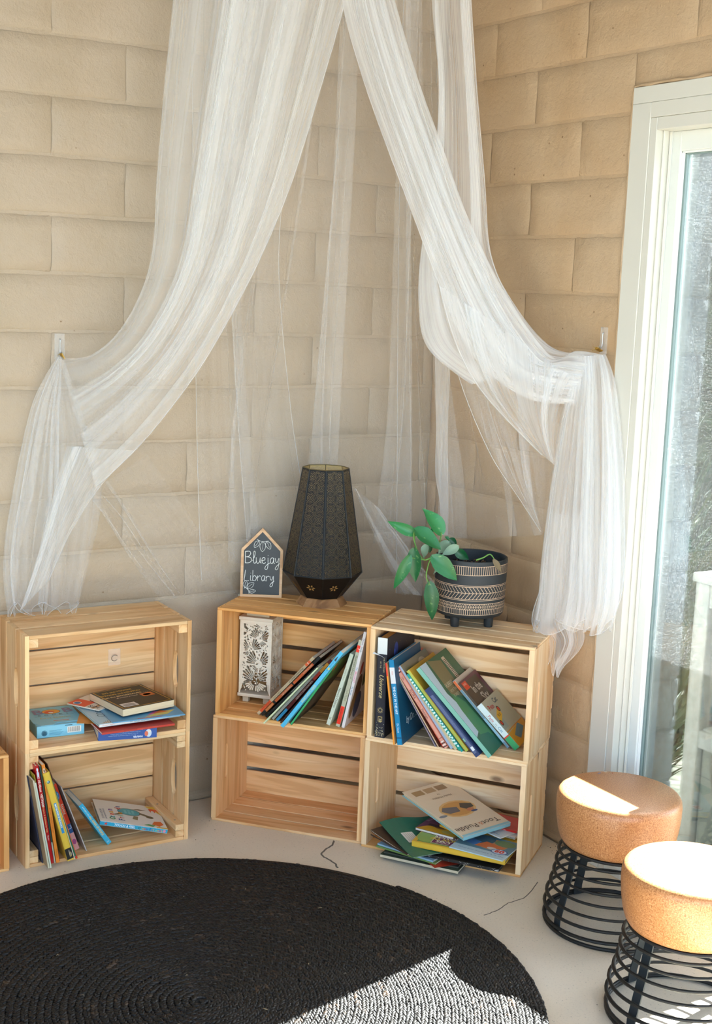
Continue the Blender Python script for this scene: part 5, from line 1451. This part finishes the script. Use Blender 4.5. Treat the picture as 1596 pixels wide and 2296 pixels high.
def leaf_obj(base, tip, w, mat, roll, curl):
    base, tip = Vector(base) - PC, Vector(tip) - PC
    ax = tip - base; L = ax.length; ax.normalize()
    view = (Vector(CAM_POS) - (base + PC)).normalized()
    view = (view + Vector((0, 0, .55))).normalized()          # leaves tip their faces up to the light
    side = ax.cross(view).normalized()
    side = Matrix.Rotation(roll, 3, ax) @ side
    nr = side.cross(ax)
    prof = [(0, .06), (.05, .55), (.14, .86), (.27, 1.0), (.42, .97), (.58, .82), (.74, .58), (.88, .28), (.96, .09), (1, .01)]
    vs, fs = [], []
    for (t, q) in prof:
        hw = w / 2 * q
        bend = -curl * L * (t - .2) ** 2 * 1.0
        for s_ in (-1, -.5, 0, .5, 1):
            back = .10 * L * max(0, .14 - t) / .14 * abs(s_)      # heart-shaped shoulders
            wav = .03 * w * math.sin(t * 12 + s_ * 2)
            vs.append(base + ax * (t * L - back) + side * (hw * s_) + nr * (bend + .34 * hw * abs(s_) ** 1.3 + wav * abs(s_)))
    for i in range(len(prof) - 1):
        for k in range(4):
            a = i * 5 + k; fs.append((a, a + 1, a + 6, a + 5))
    me = bpy.data.meshes.new('leaf'); me.from_pydata([tuple(v) for v in vs], [], fs)
    me.polygons.foreach_set('use_smooth', [True] * len(fs)); me.materials.append(mat)
    return link('leaf', me, pl)
rl = random.Random(2)
ROLL = [-.75, .35, -.25, .5, .2, .25, -.5, .3, -.2, .6, .4, -.5, .7, .3, .9, .2, .3, .2]
for i, (a, b_, w) in enumerate(LEAVES):
    mat_ = BRN if i == 15 else (GREY if i in (9, 10, 11, 14) else lm)
    leaf_obj(a, b_, w * 1.08, mat_, ROLL[i] * .7, rl.uniform(.1, .35))
for s_ in STEMS:
    P_ = smooth_line([Vector(p) - PC for p in s_], 5)
    MB().tube(P_, [.0022 - .0008 * i / len(P_) for i in range(len(P_))], 7).build('stem', STM, pl, smooth=True)
# ------------------------------------------------------------------ cork stools on sprung wire bases
ck, nt, b = new_mat('cork')
tcn = nd(nt, 'ShaderNodeTexCoord')
n1 = noise(nt, tcn.outputs['Object'], 330, 3, .65)
n2 = noise(nt, tcn.outputs['Object'], 14, 3, .5)
c = ramp(nt, n1.outputs[0], [(.32, lin('#82512c')), (.48, lin('#b98050')), (.62, lin('#cd9868')), (.72, lin('#e0b88c'))])
nt.links.new(mixc(nt, mathn(nt, 'MULTIPLY', n2.outputs[0], .5), c.outputs[0], lin('#ad7040')), b.inputs['Base Color'])
b.inputs['Roughness'].default_value = .38
bump(nt, b, n1.outputs[0], .1, .0006)
WIRE = cm('#262523', .5, .3)
FLAT = cm('#2c343a', .45, .4)
def stool(label, x, y, rz):
    o = tag(empty('stool', (x, y, 0), (0, 0, rz)), label, 'stool', 'cork stools by the door')
    Rr, Ht, zb = .1530, .3425, .208
    prof = [(.0, zb), (.124, zb), (.133, zb + .004), (.1395, zb + .014), (.1445, zb + .030), (.1490, zb + .055), (.1520, zb + .085), (.1525, zb + .110), (.1505, zb + .123), (.1450, zb + .1305), (.137, zb + .1340), (.0, Ht)]
    MB().lathe(prof, 72).build('cork_seat', ck, o, smooth=True)
    MB().lathe([(.0, zb - .006), (.131, zb - .006), (.133, zb - .003), (.131, zb)], 48).build('seat_plate', cm('#1c1b1a', .5), o, angle=.7)
    turns, n = 7.5, 48
    pts = []
    N = int(turns * n)
    for i in range(N + 1):
        t = i / N
        z = .0045 + (zb - .014) * max(0, (t * turns - .55)) / (turns - .55)
        r = .1640 - .030 * (z / zb) ** 1.2 + .007 * math.sin(min(1, z / .11) * math.pi)
        a = 2 * math.pi * turns * t
        pts.append((r * math.cos(a), r * math.sin(a), z))
    MB().tube(pts, .0048, 6, flat=.75).build('spring_coil', WIRE, o, smooth=True)
    ring = [(.1645 * math.cos(2 * math.pi * k / 64), .1645 * math.sin(2 * math.pi * k / 64), .0045) for k in range(64)]
    MB().tube(ring, .0045, 6, closed=True).build('floor_ring', WIRE, o, smooth=True)
    for k in range(4):
        a = math.pi / 2 * k
        T = [Vector((.118, 0, zb - .004)), Vector((.134, 0, .12)), Vector((.151, 0, .052)), Vector((.1565, 0, .030)), Vector((.1575, 0, .004))]
        mb = MB(); vs = []
        for p in T:
            for w, d in ((-.0115, 0), (.0115, 0), (.0115, .0035), (-.0115, .0035)): vs.append((p.x - d, w, p.z))
        fs = [(j * 4 + q, j * 4 + (q + 1) % 4, (j + 1) * 4 + (q + 1) % 4, (j + 1) * 4 + q) for j in range(4) for q in range(4)] + [(3, 2, 1, 0), (16, 17, 18, 19)]
        mb.add(vs, fs)
        mb.build('leg', FLAT, o, rot=(0, 0, a))
    return o
s1 = stool('cork topped stool on a black coil base, farther one against the tan wall', -.1905, -1.1800, math.atan2(.146, -.99))
mk = MB()
for x, y, l, w, r, col in ((-.02, -.122, .013, .0024, .4, '#6f8fc0'), (-.052, -.112, .006, .002, 1.1, '#b8402f'), (-.04, -.125, .007, .005, 0, '#d9c9b0')):
    mk.use(cm(col, .6)); ca, sa = math.cos(r), math.sin(r)
    mk.add([(x + u * ca - v * sa, y + u * sa + v * ca, .3428) for u, v in ((-l / 2, -w / 2), (l / 2, -w / 2), (l / 2, w / 2), (-l / 2, w / 2))], [(0, 1, 2, 3)])
mk.build('paint_mark', None, s1)
stool('cork topped stool on a black coil base, nearer one cut by the right edge', -.3495, -1.5925, math.atan2(-.03, -1))

# ------------------------------------------------------------------ braided rug
rg = tag(empty('braided_rug', (-1.2550, -1.0752, 0)), 'round black braided rug on the concrete floor, partly in sunlight', 'rug')
RR, PITCH = .7440, .0160
MB().lathe([(0, .0), (RR - .004, .0), (RR - .004, .006), (0, .006)], 128).build('backing', cm('#15120f', .95), rg)
def braid():
    rnd = np.random.default_rng(3)
    # lobe template : low ellipsoid
    ring = 6
    tv = [(-1, 0, 0)] + [(x, r * math.cos(2 * math.pi * k / ring), r * math.sin(2 * math.pi * k / ring)) for x, r in ((-.55, .82), (.1, 1.0), (.65, .72)) for k in range(ring)] + [(1, 0, 0)]
    tv = np.array(tv)
    tf = [(0, 1 + (k + 1) % ring, 1 + k) for k in range(ring)]
    for j in range(2):
        for k in range(ring):
            a, b_ = 1 + j * ring + k, 1 + j * ring + (k + 1) % ring
            tf += [(a, b_, b_ + ring), (a, b_ + ring, a + ring)]
    e = len(tv) - 1
    tf += [(1 + 2 * ring + k, 1 + 2 * ring + (k + 1) % ring, e) for k in range(ring)]
    tf = np.array(tf)
    P, A, Rr = [], [], []
    th = 2 * math.pi * .6
    while True:
        r = PITCH * th / (2 * math.pi)
        if r > RR - .007: break
        P.append(r); A.append(th)
        th += .0098 / max(r, .008)
    P, A = np.array(P), np.array(A)
    n = len(P)
    V, C = [], []
    for side in (-1, 1):
        ang = A + (.5 * .0098 / P if side > 0 else 0)
        r = P + side * PITCH * .235 + rnd.normal(0, .0006, n)
        cx, cy = r * np.cos(ang), r * np.sin(ang)
        yaw = ang + math.pi / 2 + side * (.52 + rnd.normal(0, .10, n))
        sc = 1 + rnd.normal(0, .10, n)
        L, Wd, Hh = .0098 * sc, .0046 * sc, .0044 * (1 + rnd.normal(0, .12, n))
        ca, sa = np.cos(yaw), np.sin(yaw)
        x = tv[None, :, 0] * L[:, None]; y = tv[None, :, 1] * Wd[:, None]; z = tv[None, :, 2] * Hh[:, None]
        X = cx[:, None] + ca[:, None] * x - sa[:, None] * y
        Y = cy[:, None] + sa[:, None] * x + ca[:, None] * y
        Z = .0072 + z + rnd.normal(0, .0005, n)[:, None] + tv[None, :, 0] * .0012
        V.append(np.stack([X, Y, Z], -1).reshape(-1, 3))
        tone = rnd.random(n)
        tone = np.clip(.5 * tone + .5 * (.5 + .5 * np.sin(ang * 1.7 + r * 60) * np.sin(ang * 5.1)), 0, 1)
        C.append(np.repeat(tone, len(tv)))
    V = np.concatenate(V); C = np.concatenate(C)
    nl = 2 * n
    F = (tf[None] + (np.arange(nl) * len(tv))[:, None, None]).reshape(-1, 3)
    me = bpy.data.meshes.new('braid_strands')
    me.vertices.add(len(V)); me.vertices.foreach_set('co', V.ravel())
    me.loops.add(F.size); me.loops.foreach_set('vertex_index', F.ravel())
    me.polygons.add(len(F)); me.polygons.foreach_set('loop_start', np.arange(0, F.size, 3)); me.polygons.foreach_set('loop_total', np.full(len(F), 3))
    me.polygons.foreach_set('use_smooth', np.ones(len(F), bool))
    me.update(calc_edges=True)
    at = me.attributes.new('tone', 'FLOAT', 'POINT'); at.data.foreach_set('value', C.astype(np.float32))
    return me
jm, nt, b = new_mat('black_jute')
at = nd(nt, 'ShaderNodeAttribute'); at.attribute_name = 'tone'
geo = nd(nt, 'ShaderNodeNewGeometry')
fn = noise(nt, geo.outputs['Position'], 420, 2, .7)
rc_ = ramp(nt, at.outputs['Fac'], [(0, lin('#0b0a08')), (.6, lin('#14110f')), (.86, lin('#221c17')), (1, lin('#57422f'))])
nt.links.new(mixc(nt, mathn(nt, 'MULTIPLY', fn.outputs[0], .6), rc_.outputs[0], lin('#13110f')), b.inputs['Base Color'])
b.inputs['Roughness'].default_value = .52
b.inputs['Specular IOR Level'].default_value = .32
bump(nt, b, fn.outputs[0], .5, .001)
bs = braid(); bs.materials.append(jm)
tag(link('braid_strands', bs, rg), kind='stuff')
lint = MB()
rn = random.Random(8)
for i in range(46):
    a, r = rn.uniform(0, 6.283), RR * math.sqrt(rn.random()); x, y = r * math.cos(a), r * math.sin(a)
    L_ = rn.uniform(.002, .012); q = rn.uniform(0, 6.283)
    lint.tube([(x, y, .0125), (x + L_ * .5 * math.cos(q), y + L_ * .5 * math.sin(q), .0145), (x + L_ * math.cos(q + .5), y + L_ * math.sin(q + .5), .0125)], rn.uniform(.0003, .0007), 4)
tag(lint.build('lint', cm('#a08a6a', .9), rg), kind='stuff')

# ------------------------------------------------------------------ white net canopy
NET = {
'left_band':[[[-0.9763,-0.2018,2.4135],[-0.5891,-0.4375,2.3873]],[[-0.9836,-0.1973,2.2415],[-0.6117,-0.4237,2.2466]],[[-1.0003,-0.1872,2.0222],[-0.658,-0.3955,2.0369]],[[-1.0133,-0.1793,1.7984],[-0.7119,-0.3627,1.8115]],[[-1.0211,-0.1745,1.616],[-0.772,-0.3262,1.627]],[[-1.0499,-0.157,1.4936],[-0.8337,-0.2886,1.4742]],[[-1.0993,-0.1269,1.3947],[-0.8948,-0.2514,1.3428]],[[-1.1564,-0.0921,1.337],[-0.9559,-0.2142,1.2337]],[[-1.1968,-0.0675,1.3258],[-1.0459,-0.1594,1.0982]],[[-1.2155,-0.0328,1.3235],[-1.1444,-0.0995,0.9813]]],
'left_tail':[[[-1.2222,-0.02,1.3262],[-1.2104,-0.025,1.3266]],[[-1.2487,-0.03,1.2794],[-1.1956,-0.04,1.2563]],[[-1.2816,-0.03,1.1966],[-1.1739,-0.05,1.1732]],[[-1.3096,-0.03,1.0661],[-1.1494,-0.06,1.0771]],[[-1.3305,-0.03,0.9467],[-1.131,-0.06,0.9664]],[[-1.3489,-0.03,0.851],[-1.138,-0.06,0.868]],[[-1.3566,-0.03,0.7418],[-1.1541,-0.06,0.7821]],[[-1.3496,-0.03,0.6453],[-1.1827,-0.06,0.6405]]],
'left_hem_drop':[[[-1.2084,-0.05,1.0896],[-1.0581,-0.152,1.0856]],[[-1.2486,-0.06,0.9595],[-1.1171,-0.06,0.9781]],[[-1.2976,-0.06,0.78],[-1.1987,-0.06,0.8593]],[[-1.3437,-0.07,0.6513],[-1.264,-0.07,0.7304]]],
'right_band':[[[-0.6193,-0.4191,2.4287],[-0.5426,-0.4658,2.4319]],[[-0.6159,-0.4212,2.2572],[-0.5028,-0.49,2.2621]],[[-0.5673,-0.4508,2.0739],[-0.444,-0.5258,2.0682]],[[-0.5064,-0.4879,1.8991],[-0.3845,-0.5621,1.9044]],[[-0.4439,-0.5259,1.7327],[-0.3241,-0.5988,1.7379]],[[-0.377,-0.5666,1.5523],[-0.2457,-0.6465,1.5697]],[[-0.3268,-0.5972,1.4326],[-0.1748,-0.6897,1.451]],[[-0.2567,-0.6398,1.3301],[-0.1105,-0.7288,1.3754]],[[-0.1636,-0.7082,1.2643],[-0.0677,-0.7666,1.3956]],[[-0.0621,-0.77,1.257],[-0.025,-0.8205,1.3898]]],
'right_veil':[[[-0.4256,-0.537,2.4369],[-0.3528,-0.5814,2.44]],[[-0.4004,-0.5055,2.2736],[-0.3145,-0.5578,2.2773]],[[-0.3748,-0.5211,2.0539],[-0.2919,-0.5716,2.0575]],[[-0.3686,-0.5249,1.8287],[-0.2649,-0.588,1.8333]],[[-0.3752,-0.5209,1.6447],[-0.242,-0.602,1.6389]],[[-0.3652,-0.5387,1.5056],[-0.191,-0.6447,1.5016]],[[-0.3337,-0.5696,1.39],[-0.1263,-0.6958,1.3992]],[[-0.2448,-0.6354,1.312],[-0.0558,-0.7504,1.3795]]],
'right_swag':[[[-0.3827,-0.5749,1.5523],[-0.07,-0.773,1.3222]],[[-0.3589,-0.5894,1.4608],[-0.07,-0.7663,1.2981]],[[-0.3249,-0.6101,1.3689],[-0.0742,-0.7626,1.2564]],[[-0.281,-0.6368,1.2886],[-0.0814,-0.7582,1.2027]],[[-0.2112,-0.6792,1.2028],[-0.0884,-0.754,1.1427]],[[-0.1308,-0.7282,1.1168],[-0.0934,-0.7509,1.0849]]],
'right_skirt':[[[-0.3449,-0.4925,1.5521],[-0.0589,-0.69,1.2798]],[[-0.3114,-0.5129,1.4349],[-0.0538,-0.6931,1.1833]],[[-0.2631,-0.5423,1.2687],[-0.0507,-0.695,1.0858]],[[-0.1932,-0.5848,1.1009],[-0.0572,-0.691,1.0117]],[[-0.1194,-0.6297,0.9806],[-0.054,-0.6695,0.9338]],[[-0.0656,-0.6625,0.8932],[-0.0591,-0.6665,0.8898]]],
'right_tail':[[[-0.0689,-0.7659,1.3804],[-0.03,-0.8296,1.3904]],[[-0.0707,-0.7648,1.3216],[-0.04,-0.8714,1.3296]],[[-0.0827,-0.7575,1.2264],[-0.04,-0.8988,1.2281]],[[-0.0939,-0.7506,1.0945],[-0.04,-0.9252,1.1037]],[[-0.1111,-0.7519,0.9505],[-0.04,-0.9448,0.9783]],[[-0.1171,-0.7483,0.8281],[-0.04,-0.9611,0.852]],[[-0.1202,-0.7463,0.7293],[-0.04,-0.9639,0.7578]],[[-0.1288,-0.7411,0.6543],[-0.04,-0.9466,0.6917]]],
'right_tail_end':[[[-0.1087,-0.7534,0.9627],[-0.05,-0.8392,0.9615]],[[-0.1137,-0.7503,0.8037],[-0.05,-0.8404,0.8047]],[[-0.1377,-0.7357,0.6664],[-0.05,-0.8387,0.6942]],[[-0.1164,-0.7721,0.6107],[-0.05,-0.8482,0.6164]],[[-0.1087,-0.7767,0.5424],[-0.075,-0.7973,0.5314]]],
'back_left':[[[-0.8318,-0.079,2.4607],[-0.6806,-0.1711,2.4671]],[[-0.856,-0.0408,2.2829],[-0.6752,-0.1509,2.2907]],[[-0.8483,-0.03,1.9364],[-0.6239,-0.1471,1.9476]],[[-0.8358,-0.03,1.5766],[-0.5888,-0.063,1.5868]],[[-0.8229,-0.03,1.2039],[-0.5234,-0.0326,1.2012]],[[-0.808,-0.03,0.8828],[-0.4823,-0.0576,0.9239]],[[-0.7955,-0.03,0.685],[-0.4547,-0.0744,0.7492]]],
'back_mid':[[[-0.7007,-0.1588,2.4662],[-0.3834,-0.352,2.4797]],[[-0.6886,-0.1193,2.2937],[-0.3653,-0.3161,2.3075]],[[-0.6538,-0.03,1.9537],[-0.3058,-0.2353,1.9693]],[[-0.6856,-0.03,1.5827],[-0.2544,-0.173,1.601]],[[-0.711,-0.03,1.2028],[-0.2261,-0.1551,1.2093]],[[-0.7045,-0.03,0.9431],[-0.2174,-0.1603,0.9407]],[[-0.6846,-0.03,0.7299],[-0.2082,-0.1659,0.6246]]],
'back_right':[[[-0.4136,-0.3336,2.4784],[-0.2878,-0.4102,2.4837]],[[-0.3807,-0.3068,2.3068],[-0.2679,-0.3754,2.3117]],[[-0.3122,-0.2314,1.9691],[-0.1861,-0.3082,1.9745]],[[-0.2685,-0.1878,1.6005],[-0.1044,-0.3579,1.5831]],[[-0.2458,-0.1782,1.2116],[-0.0589,-0.4558,1.2347]],[[-0.2461,-0.178,0.9716],[-0.04,-0.5746,1.0192]],[[-0.251,-0.175,0.7883],[-0.04,-0.6437,0.8783]]],
'back_strand':[[[-0.1771,-0.2434,1.5791],[-0.1319,-0.2709,1.5555]],[[-0.1644,-0.2511,1.348],[-0.1255,-0.2749,1.3497]],[[-0.1531,-0.258,1.152],[-0.1239,-0.2758,1.1533]],[[-0.1495,-0.2602,1.006],[-0.1184,-0.2791,1.0208]],[[-0.136,-0.2684,0.9262],[-0.1134,-0.2822,0.9272]],[[-0.1259,-0.2746,0.8186],[-0.11,-0.2843,0.8193]]],
'trail':[[[-0.3739,-0.1587,0.9608],[-0.3042,-0.2012,0.8972]],[[-0.3249,-0.1886,0.8426],[-0.2444,-0.2376,0.8059]],[[-0.2754,-0.2187,0.7233],[-0.1723,-0.2815,0.7008]],[[-0.2382,-0.253,0.6458],[-0.1182,-0.3261,0.6309]]],
'left_trail':[[[-1.1315,-0.03,0.962],[-1.0273,-0.1707,1.0749]],[[-1.0793,-0.03,0.8846],[-0.8443,-0.03,0.8847]],[[-1.0055,-0.03,0.7531],[-0.7574,-0.03,0.7616]],[[-0.9228,-0.03,0.6363],[-0.6822,-0.03,0.6356]]],
}

nm, nt, b = new_mat('white_net')
nt.nodes.remove(b)
uvn = nd(nt, 'ShaderNodeUVMap')
mp = nd(nt, 'ShaderNodeMapping'); mp.inputs['Scale'].default_value = (64, .22, 1); nt.links.new(uvn.outputs[0], mp.inputs[0])
stx = noise(nt, mp.outputs[0], 1.0, 4, .65)
sepu = nd(nt, 'ShaderNodeAttribute'); sepu.attribute_name = 'net_weight'
fac = mathn(nt, 'MULTIPLY', sepu.outputs['Fac'], ramp(nt, stx.outputs[0], [(.28, (.45, .45, .45)), (.55, (1, 1, 1)), (.78, (1.0, 1.0, 1.0))]).outputs[0])
tr = nd(nt, 'ShaderNodeBsdfTransparent')
df = nd(nt, 'ShaderNodeBsdfDiffuse'); df.inputs[0].default_value = (.95, .96, .97, 1)
tl = nd(nt, 'ShaderNodeBsdfTranslucent'); tl.inputs[0].default_value = (.95, .96, .97, 1)
ms = nd(nt, 'ShaderNodeMixShader'); ms.inputs[0].default_value = .45
nt.links.new(df.outputs[0], ms.inputs[1]); nt.links.new(tl.outputs[0], ms.inputs[2])
mf = nd(nt, 'ShaderNodeMixShader'); nt.links.new(fac, mf.inputs[0])
nt.links.new(tr.outputs[0], mf.inputs[1]); nt.links.new(ms.outputs[0], mf.inputs[2])
nt.links.new(mf.outputs[0], nt.nodes['Material Output'].inputs[0])

cn = tag(empty('net_canopy', (0, 0, 0)), 'sheer white net canopy draped across the corner and tied back to both walls', 'canopy')
def cat(p0, p1, p2, p3, t):
    return 0.5 * ((2 * p1) + (p2 - p0) * t + (2 * p0 - 5 * p1 + 4 * p2 - p3) * t * t + (3 * p1 - p0 - 3 * p2 + p3) * t ** 3)
def rows_at(rows, v):
    n = len(rows) - 1
    x = v * n; i = min(int(x), n - 1); t = x - i
    g = lambda k, s: np.array(rows[min(max(k, 0), n)][s])
    return tuple(cat(g(i - 1, s), g(i, s), g(i + 1, s), g(i + 2, s), t) for s in (0, 1))
def net(name, key, dens, folds, amp, over, nu=150, nv=56, seed=1, bulge=0.0, hem=None, power=1.0, wob=0.0, dtop=1.0, dbot=1.0, hemw=.0011, creases=5):
    rnd = np.random.default_rng(seed)
    rows = NET[key]
    K = 6
    fr = folds * np.array([1.0, .53, 1.71, 2.63, .31, 3.9]) * (1 + rnd.normal(0, .06, K))
    ph = rnd.uniform(0, 6.28, K); dr = rnd.normal(0, 1.1, K)
    am = np.array([1.0, .8, .55, .35, .9, .22])
    u = np.linspace(0, 1, nu)
    V = np.zeros((nv, nu, 3)); D = np.zeros((nv, nu))
    nrm0 = np.array([-.52, -.8542, 0])
    for j in range(nv):
        v = j / (nv - 1)
        L, R = rows_at(rows, v)
        wd = np.linalg.norm(R - L)
        s = u.copy()
        for k in range(K):
            s = s + over * am[k] * np.sin(2 * math.pi * fr[k] * u + ph[k] + dr[k] * v) / (2 * math.pi * fr[k])
        s = (s - s[0]) / (s[-1] - s[0])
        s = s ** power
        z = np.zeros(nu)
        for k in range(K): z += am[k] * np.cos(2 * math.pi * fr[k] * u + ph[k] + dr[k] * v + .6)
        ed = np.minimum(1, np.minimum(u, 1 - u) * 14)
        a = amp * min(1.0, wd / .25)
        ax = (R - L) / max(wd, 1e-6)
        nr = nrm0 - ax * nrm0.dot(ax); nr /= np.linalg.norm(nr)
        base = L[None] + (R - L)[None] * s[:, None]
        V[j] = base + nr[None] * (a * z * ed * .5 + bulge * np.sin(math.pi * u) * math.sin(math.pi * v))[:, None]
        if wob: V[j, :, 2] += wob * (v ** 6) * np.cos(2 * math.pi * fr[0] * .8 * u + ph[2]) * 1.0
        stretch = np.gradient(s) * nu
        D[j] = dens * (dtop + (dbot - dtop) * v)
    V[..., 1] = np.minimum(V[..., 1], -.0085); V[..., 0] = np.minimum(V[..., 0], -.0085)   # never through the walls
    me = bpy.data.meshes.new(name)
    idx = np.arange(nu * nv).reshape(nv, nu)
    F = np.stack([idx[:-1, :-1], idx[:-1, 1:], idx[1:, 1:], idx[1:, :-1]], -1).reshape(-1, 4)
    me.from_pydata(V.reshape(-1, 3).tolist(), [], F.tolist())
    me.polygons.foreach_set('use_smooth', [True] * len(F))
    ul = me.uv_layers.new(name='UVMap')
    UV = np.stack(np.meshgrid(u + seed * .37, np.linspace(0, 1, nv)), -1).reshape(-1, 2)
    ul.data.foreach_set('uv', UV[F.ravel()].ravel())
    at = me.attributes.new('net_weight', 'FLOAT', 'POINT'); at.data.foreach_set('value', D.ravel().astype(np.float32))
    me.materials.append(nm)
    o = link(name, me, cn)
    cmb_ = MB()
    for q in range(creases):
        i = int(rnd.uniform(.04, .96) * (nu - 1)); j0 = int(rnd.uniform(0, .35) * nv); j1 = int(rnd.uniform(.6, 1.0) * nv)
        cmb_.tube([tuple(p + nrm0 * .0015) for p in V[j0:j1, i]], rnd.uniform(.0004, .0011), 4)
    if creases:
        mc = cmb_.mesh('fold_crease', True)
        a3 = mc.attributes.new('net_weight', 'FLOAT', 'POINT'); a3.data.foreach_set('value', [.2] * len(mc.vertices))
        mc.materials.append(nm)
        tag(link('fold_crease', mc, cn), kind='stuff')
    for side in (hem or ''):
        P = {'L': V[:, 0], 'R': V[:, -1], 'B': V[-1]}[side]
        me2 = MB().tube([tuple(p) for p in P], hemw, 5).mesh('hem', True)
        a2 = me2.attributes.new('net_weight', 'FLOAT', 'POINT'); a2.data.foreach_set('value', [.36] * len(me2.vertices))
        me2.materials.append(nm)
        link('hem', me2, cn)
    return o
net('back_drape', 'back_left', .125, 5, .016, 1.55, seed=1, hem='LR', dtop=1.5, dbot=.75)
net('back_drape', 'back_mid', .13, 6, .016, 1.5, seed=22, creases=10, hem='R', dtop=1.5, dbot=.75)
net('back_drape', 'back_right', .105, 6, .012, 1.3, seed=5)
net('back_strand', 'back_strand', .434, 2, .006, .6, nu=40, seed=6, hem='L', hemw=.0005)
net('trailing_net', 'trail', .186, 5, .008, 1.2, nu=80, nv=24, seed=7)
net('trailing_net', 'left_trail', .116, 4, .008, 1.0, nu=80, nv=24, seed=8)
net('side_veil', 'right_veil', .388, 4, .014, 1.3, seed=9, hem='R')
net('gathered_curtain', 'left_band', .304, 8, .030, 1.75, nu=220, nv=70, seed=10, creases=16, hem='R', hemw=.0015, dbot=.8)
net('gathered_curtain', 'left_band', .260, 5, .026, 1.4, nu=160, nv=70, seed=31, power=1.25, dbot=.5)
net('curtain_tail', 'left_tail', .260, 6, .022, 1.6, nu=180, nv=50, seed=11, creases=9, hem='LB', wob=.02, dbot=.75)
net('curtain_tail', 'left_tail', .217, 4, .018, 1.3, nu=120, nv=50, seed=12, hem='B', wob=.02, power=1.2, dbot=.6)
net('curtain_tail', 'left_hem_drop', .325, 3, .012, 1.0, nu=80, nv=40, seed=13, hem='R')
net('gathered_curtain', 'right_band', .403, 8, .028, 1.75, nu=220, nv=80, seed=14, creases=18, hem='L', hemw=.0014)
net('gathered_curtain', 'right_band', .310, 5, .024, 1.4, nu=160, nv=80, seed=15, power=.85)
net('swag', 'right_swag', .310, 5, .020, 1.3, nu=140, nv=50, seed=16, hem='L', hemw=.0020, bulge=.03)
net('skirt', 'right_skirt', .232, 5, .014, 1.1, nu=140, nv=60, seed=17, hem='L', hemw=.0011)
net('curtain_tail', 'right_tail', .372, 7, .030, 1.6, nu=200, nv=60, seed=18, creases=12, hem='LRB', wob=.02, dbot=.8)
net('curtain_tail', 'right_tail', .264, 4, .022, 1.3, nu=140, nv=60, seed=19, wob=.02, power=1.2, hem='B')
net('curtain_tail', 'right_tail_end', .310, 4, .016, 1.2, nu=100, nv=46, seed=20, hem='LRB', wob=.02)
hc = Vector((-.62, -.38, 2.47)); hr = .34
MB().tube([(hc.x + hr * math.cos(2 * math.pi * k / 48), hc.y + hr * math.sin(2 * math.pi * k / 48), hc.z) for k in range(48)], .005, 8, closed=True).build('hoop', cm('#e8e8e4', .5), cn, smooth=True)
cords = MB()
for k in range(3):
    a = 2 * math.pi * k / 3
    cords.tube([(hc.x + hr * math.cos(a), hc.y + hr * math.sin(a), hc.z), (hc.x, hc.y, 3.398)], .0015, 5)
cords.build('hanging_cord', cm('#e8e8e4', .7), cn)

# wall hooks with binder clips holding the net
def wall_hook(label, M):
    o = tag(empty('wall_hook', matrix=M), label, 'hook')
    MB().box(-.014, .0005, -.035, .014, .0022, .035, .0004).build('clear_strip', CLEAR, o)
    MB().tube(smooth_line([(0, .003, .02), (0, .006, .018), (0, .006, -.012), (0, .011, -.020), (0, .017, -.014)], 5), .0014, 6).build('wire_hook', cm('#c8ccd0', .25, .9), o, smooth=True)
    return o
def clip(label, M):
    o = tag(empty('binder_clip', matrix=M), label, 'clip')
    MB().prism([(-.004, 0), (.004, 0), (.0012, .011), (-.0012, .011)], -.009, .009).build('clip_body', cm('#c9a24a', .3, .9), o)
    for s in (-1, 1):
        MB().tube(smooth_line([(s * .001, -.001, .005), (s * .004, -.014, .006), (s * .005, -.019, 0), (s * .004, -.014, -.006), (s * .001, -.001, -.005)], 4), .0007, 5).build('wire_handle', cm('#d4b768', .3, .9), o, smooth=True)
    return o
CLEAR, nt, b = new_mat('clear_adhesive_plastic')
b.inputs['Base Color'].default_value = (.95, .95, .93, 1); b.inputs['Roughness'].default_value = .15
b.inputs['Alpha'].default_value = .16
ML_ = Matrix.Translation((-1.2130, 0, 1.352)) @ Matrix.Rotation(0, 4, 'Z')
wall_hook('clear hook on the left wall holding the net canopy', Matrix.Translation((-1.2130, -.0003, 1.352)) @ Matrix.Rotation(math.pi, 4, 'Z'))
wall_hook('clear hook on the right wall beside the door casing', Matrix.Translation((-.0003, -.7960, 1.425)) @ Matrix.Rotation(math.pi / 2, 4, 'Z'))
clip('gold binder clip gripping the net on the left wall', Matrix.Translation((-1.2115, -.018, 1.328)) @ Matrix.Rotation(math.pi, 4, 'X') @ Matrix.Rotation(.5, 4, 'Y'))
clip('gold binder clip gripping the net beside the door', Matrix.Translation((-.020, -.7955, 1.402)) @ Matrix.Rotation(math.pi, 4, 'X') @ Matrix.Rotation(1.2, 4, 'Y'))
for (x, z, lab) in ((.322, .2930, 'clear hook stuck inside the upper left crate, near its top slat'), (.326, .1850, 'clear hook stuck inside the upper left crate, lower on the back')):
    o = tag(empty('crate_hook', matrix=MA1 @ Matrix.Translation((x, AD - .0110, z - .02))), lab, 'hook')
    MB().box(-.018, -.0012, -.024, .018, -.0002, .024, .0003).build('clear_strip', CLEAR, o)
    MB().tube([(.009 * math.cos(a), -.004 - .002 * math.sin(a), -.002 + .009 * math.sin(a)) for a in np.linspace(.6, 5.6, 14)], .0011, 5).build('ring', cm('#b9aa98', .25, .7), o, smooth=True)
finish_texts()
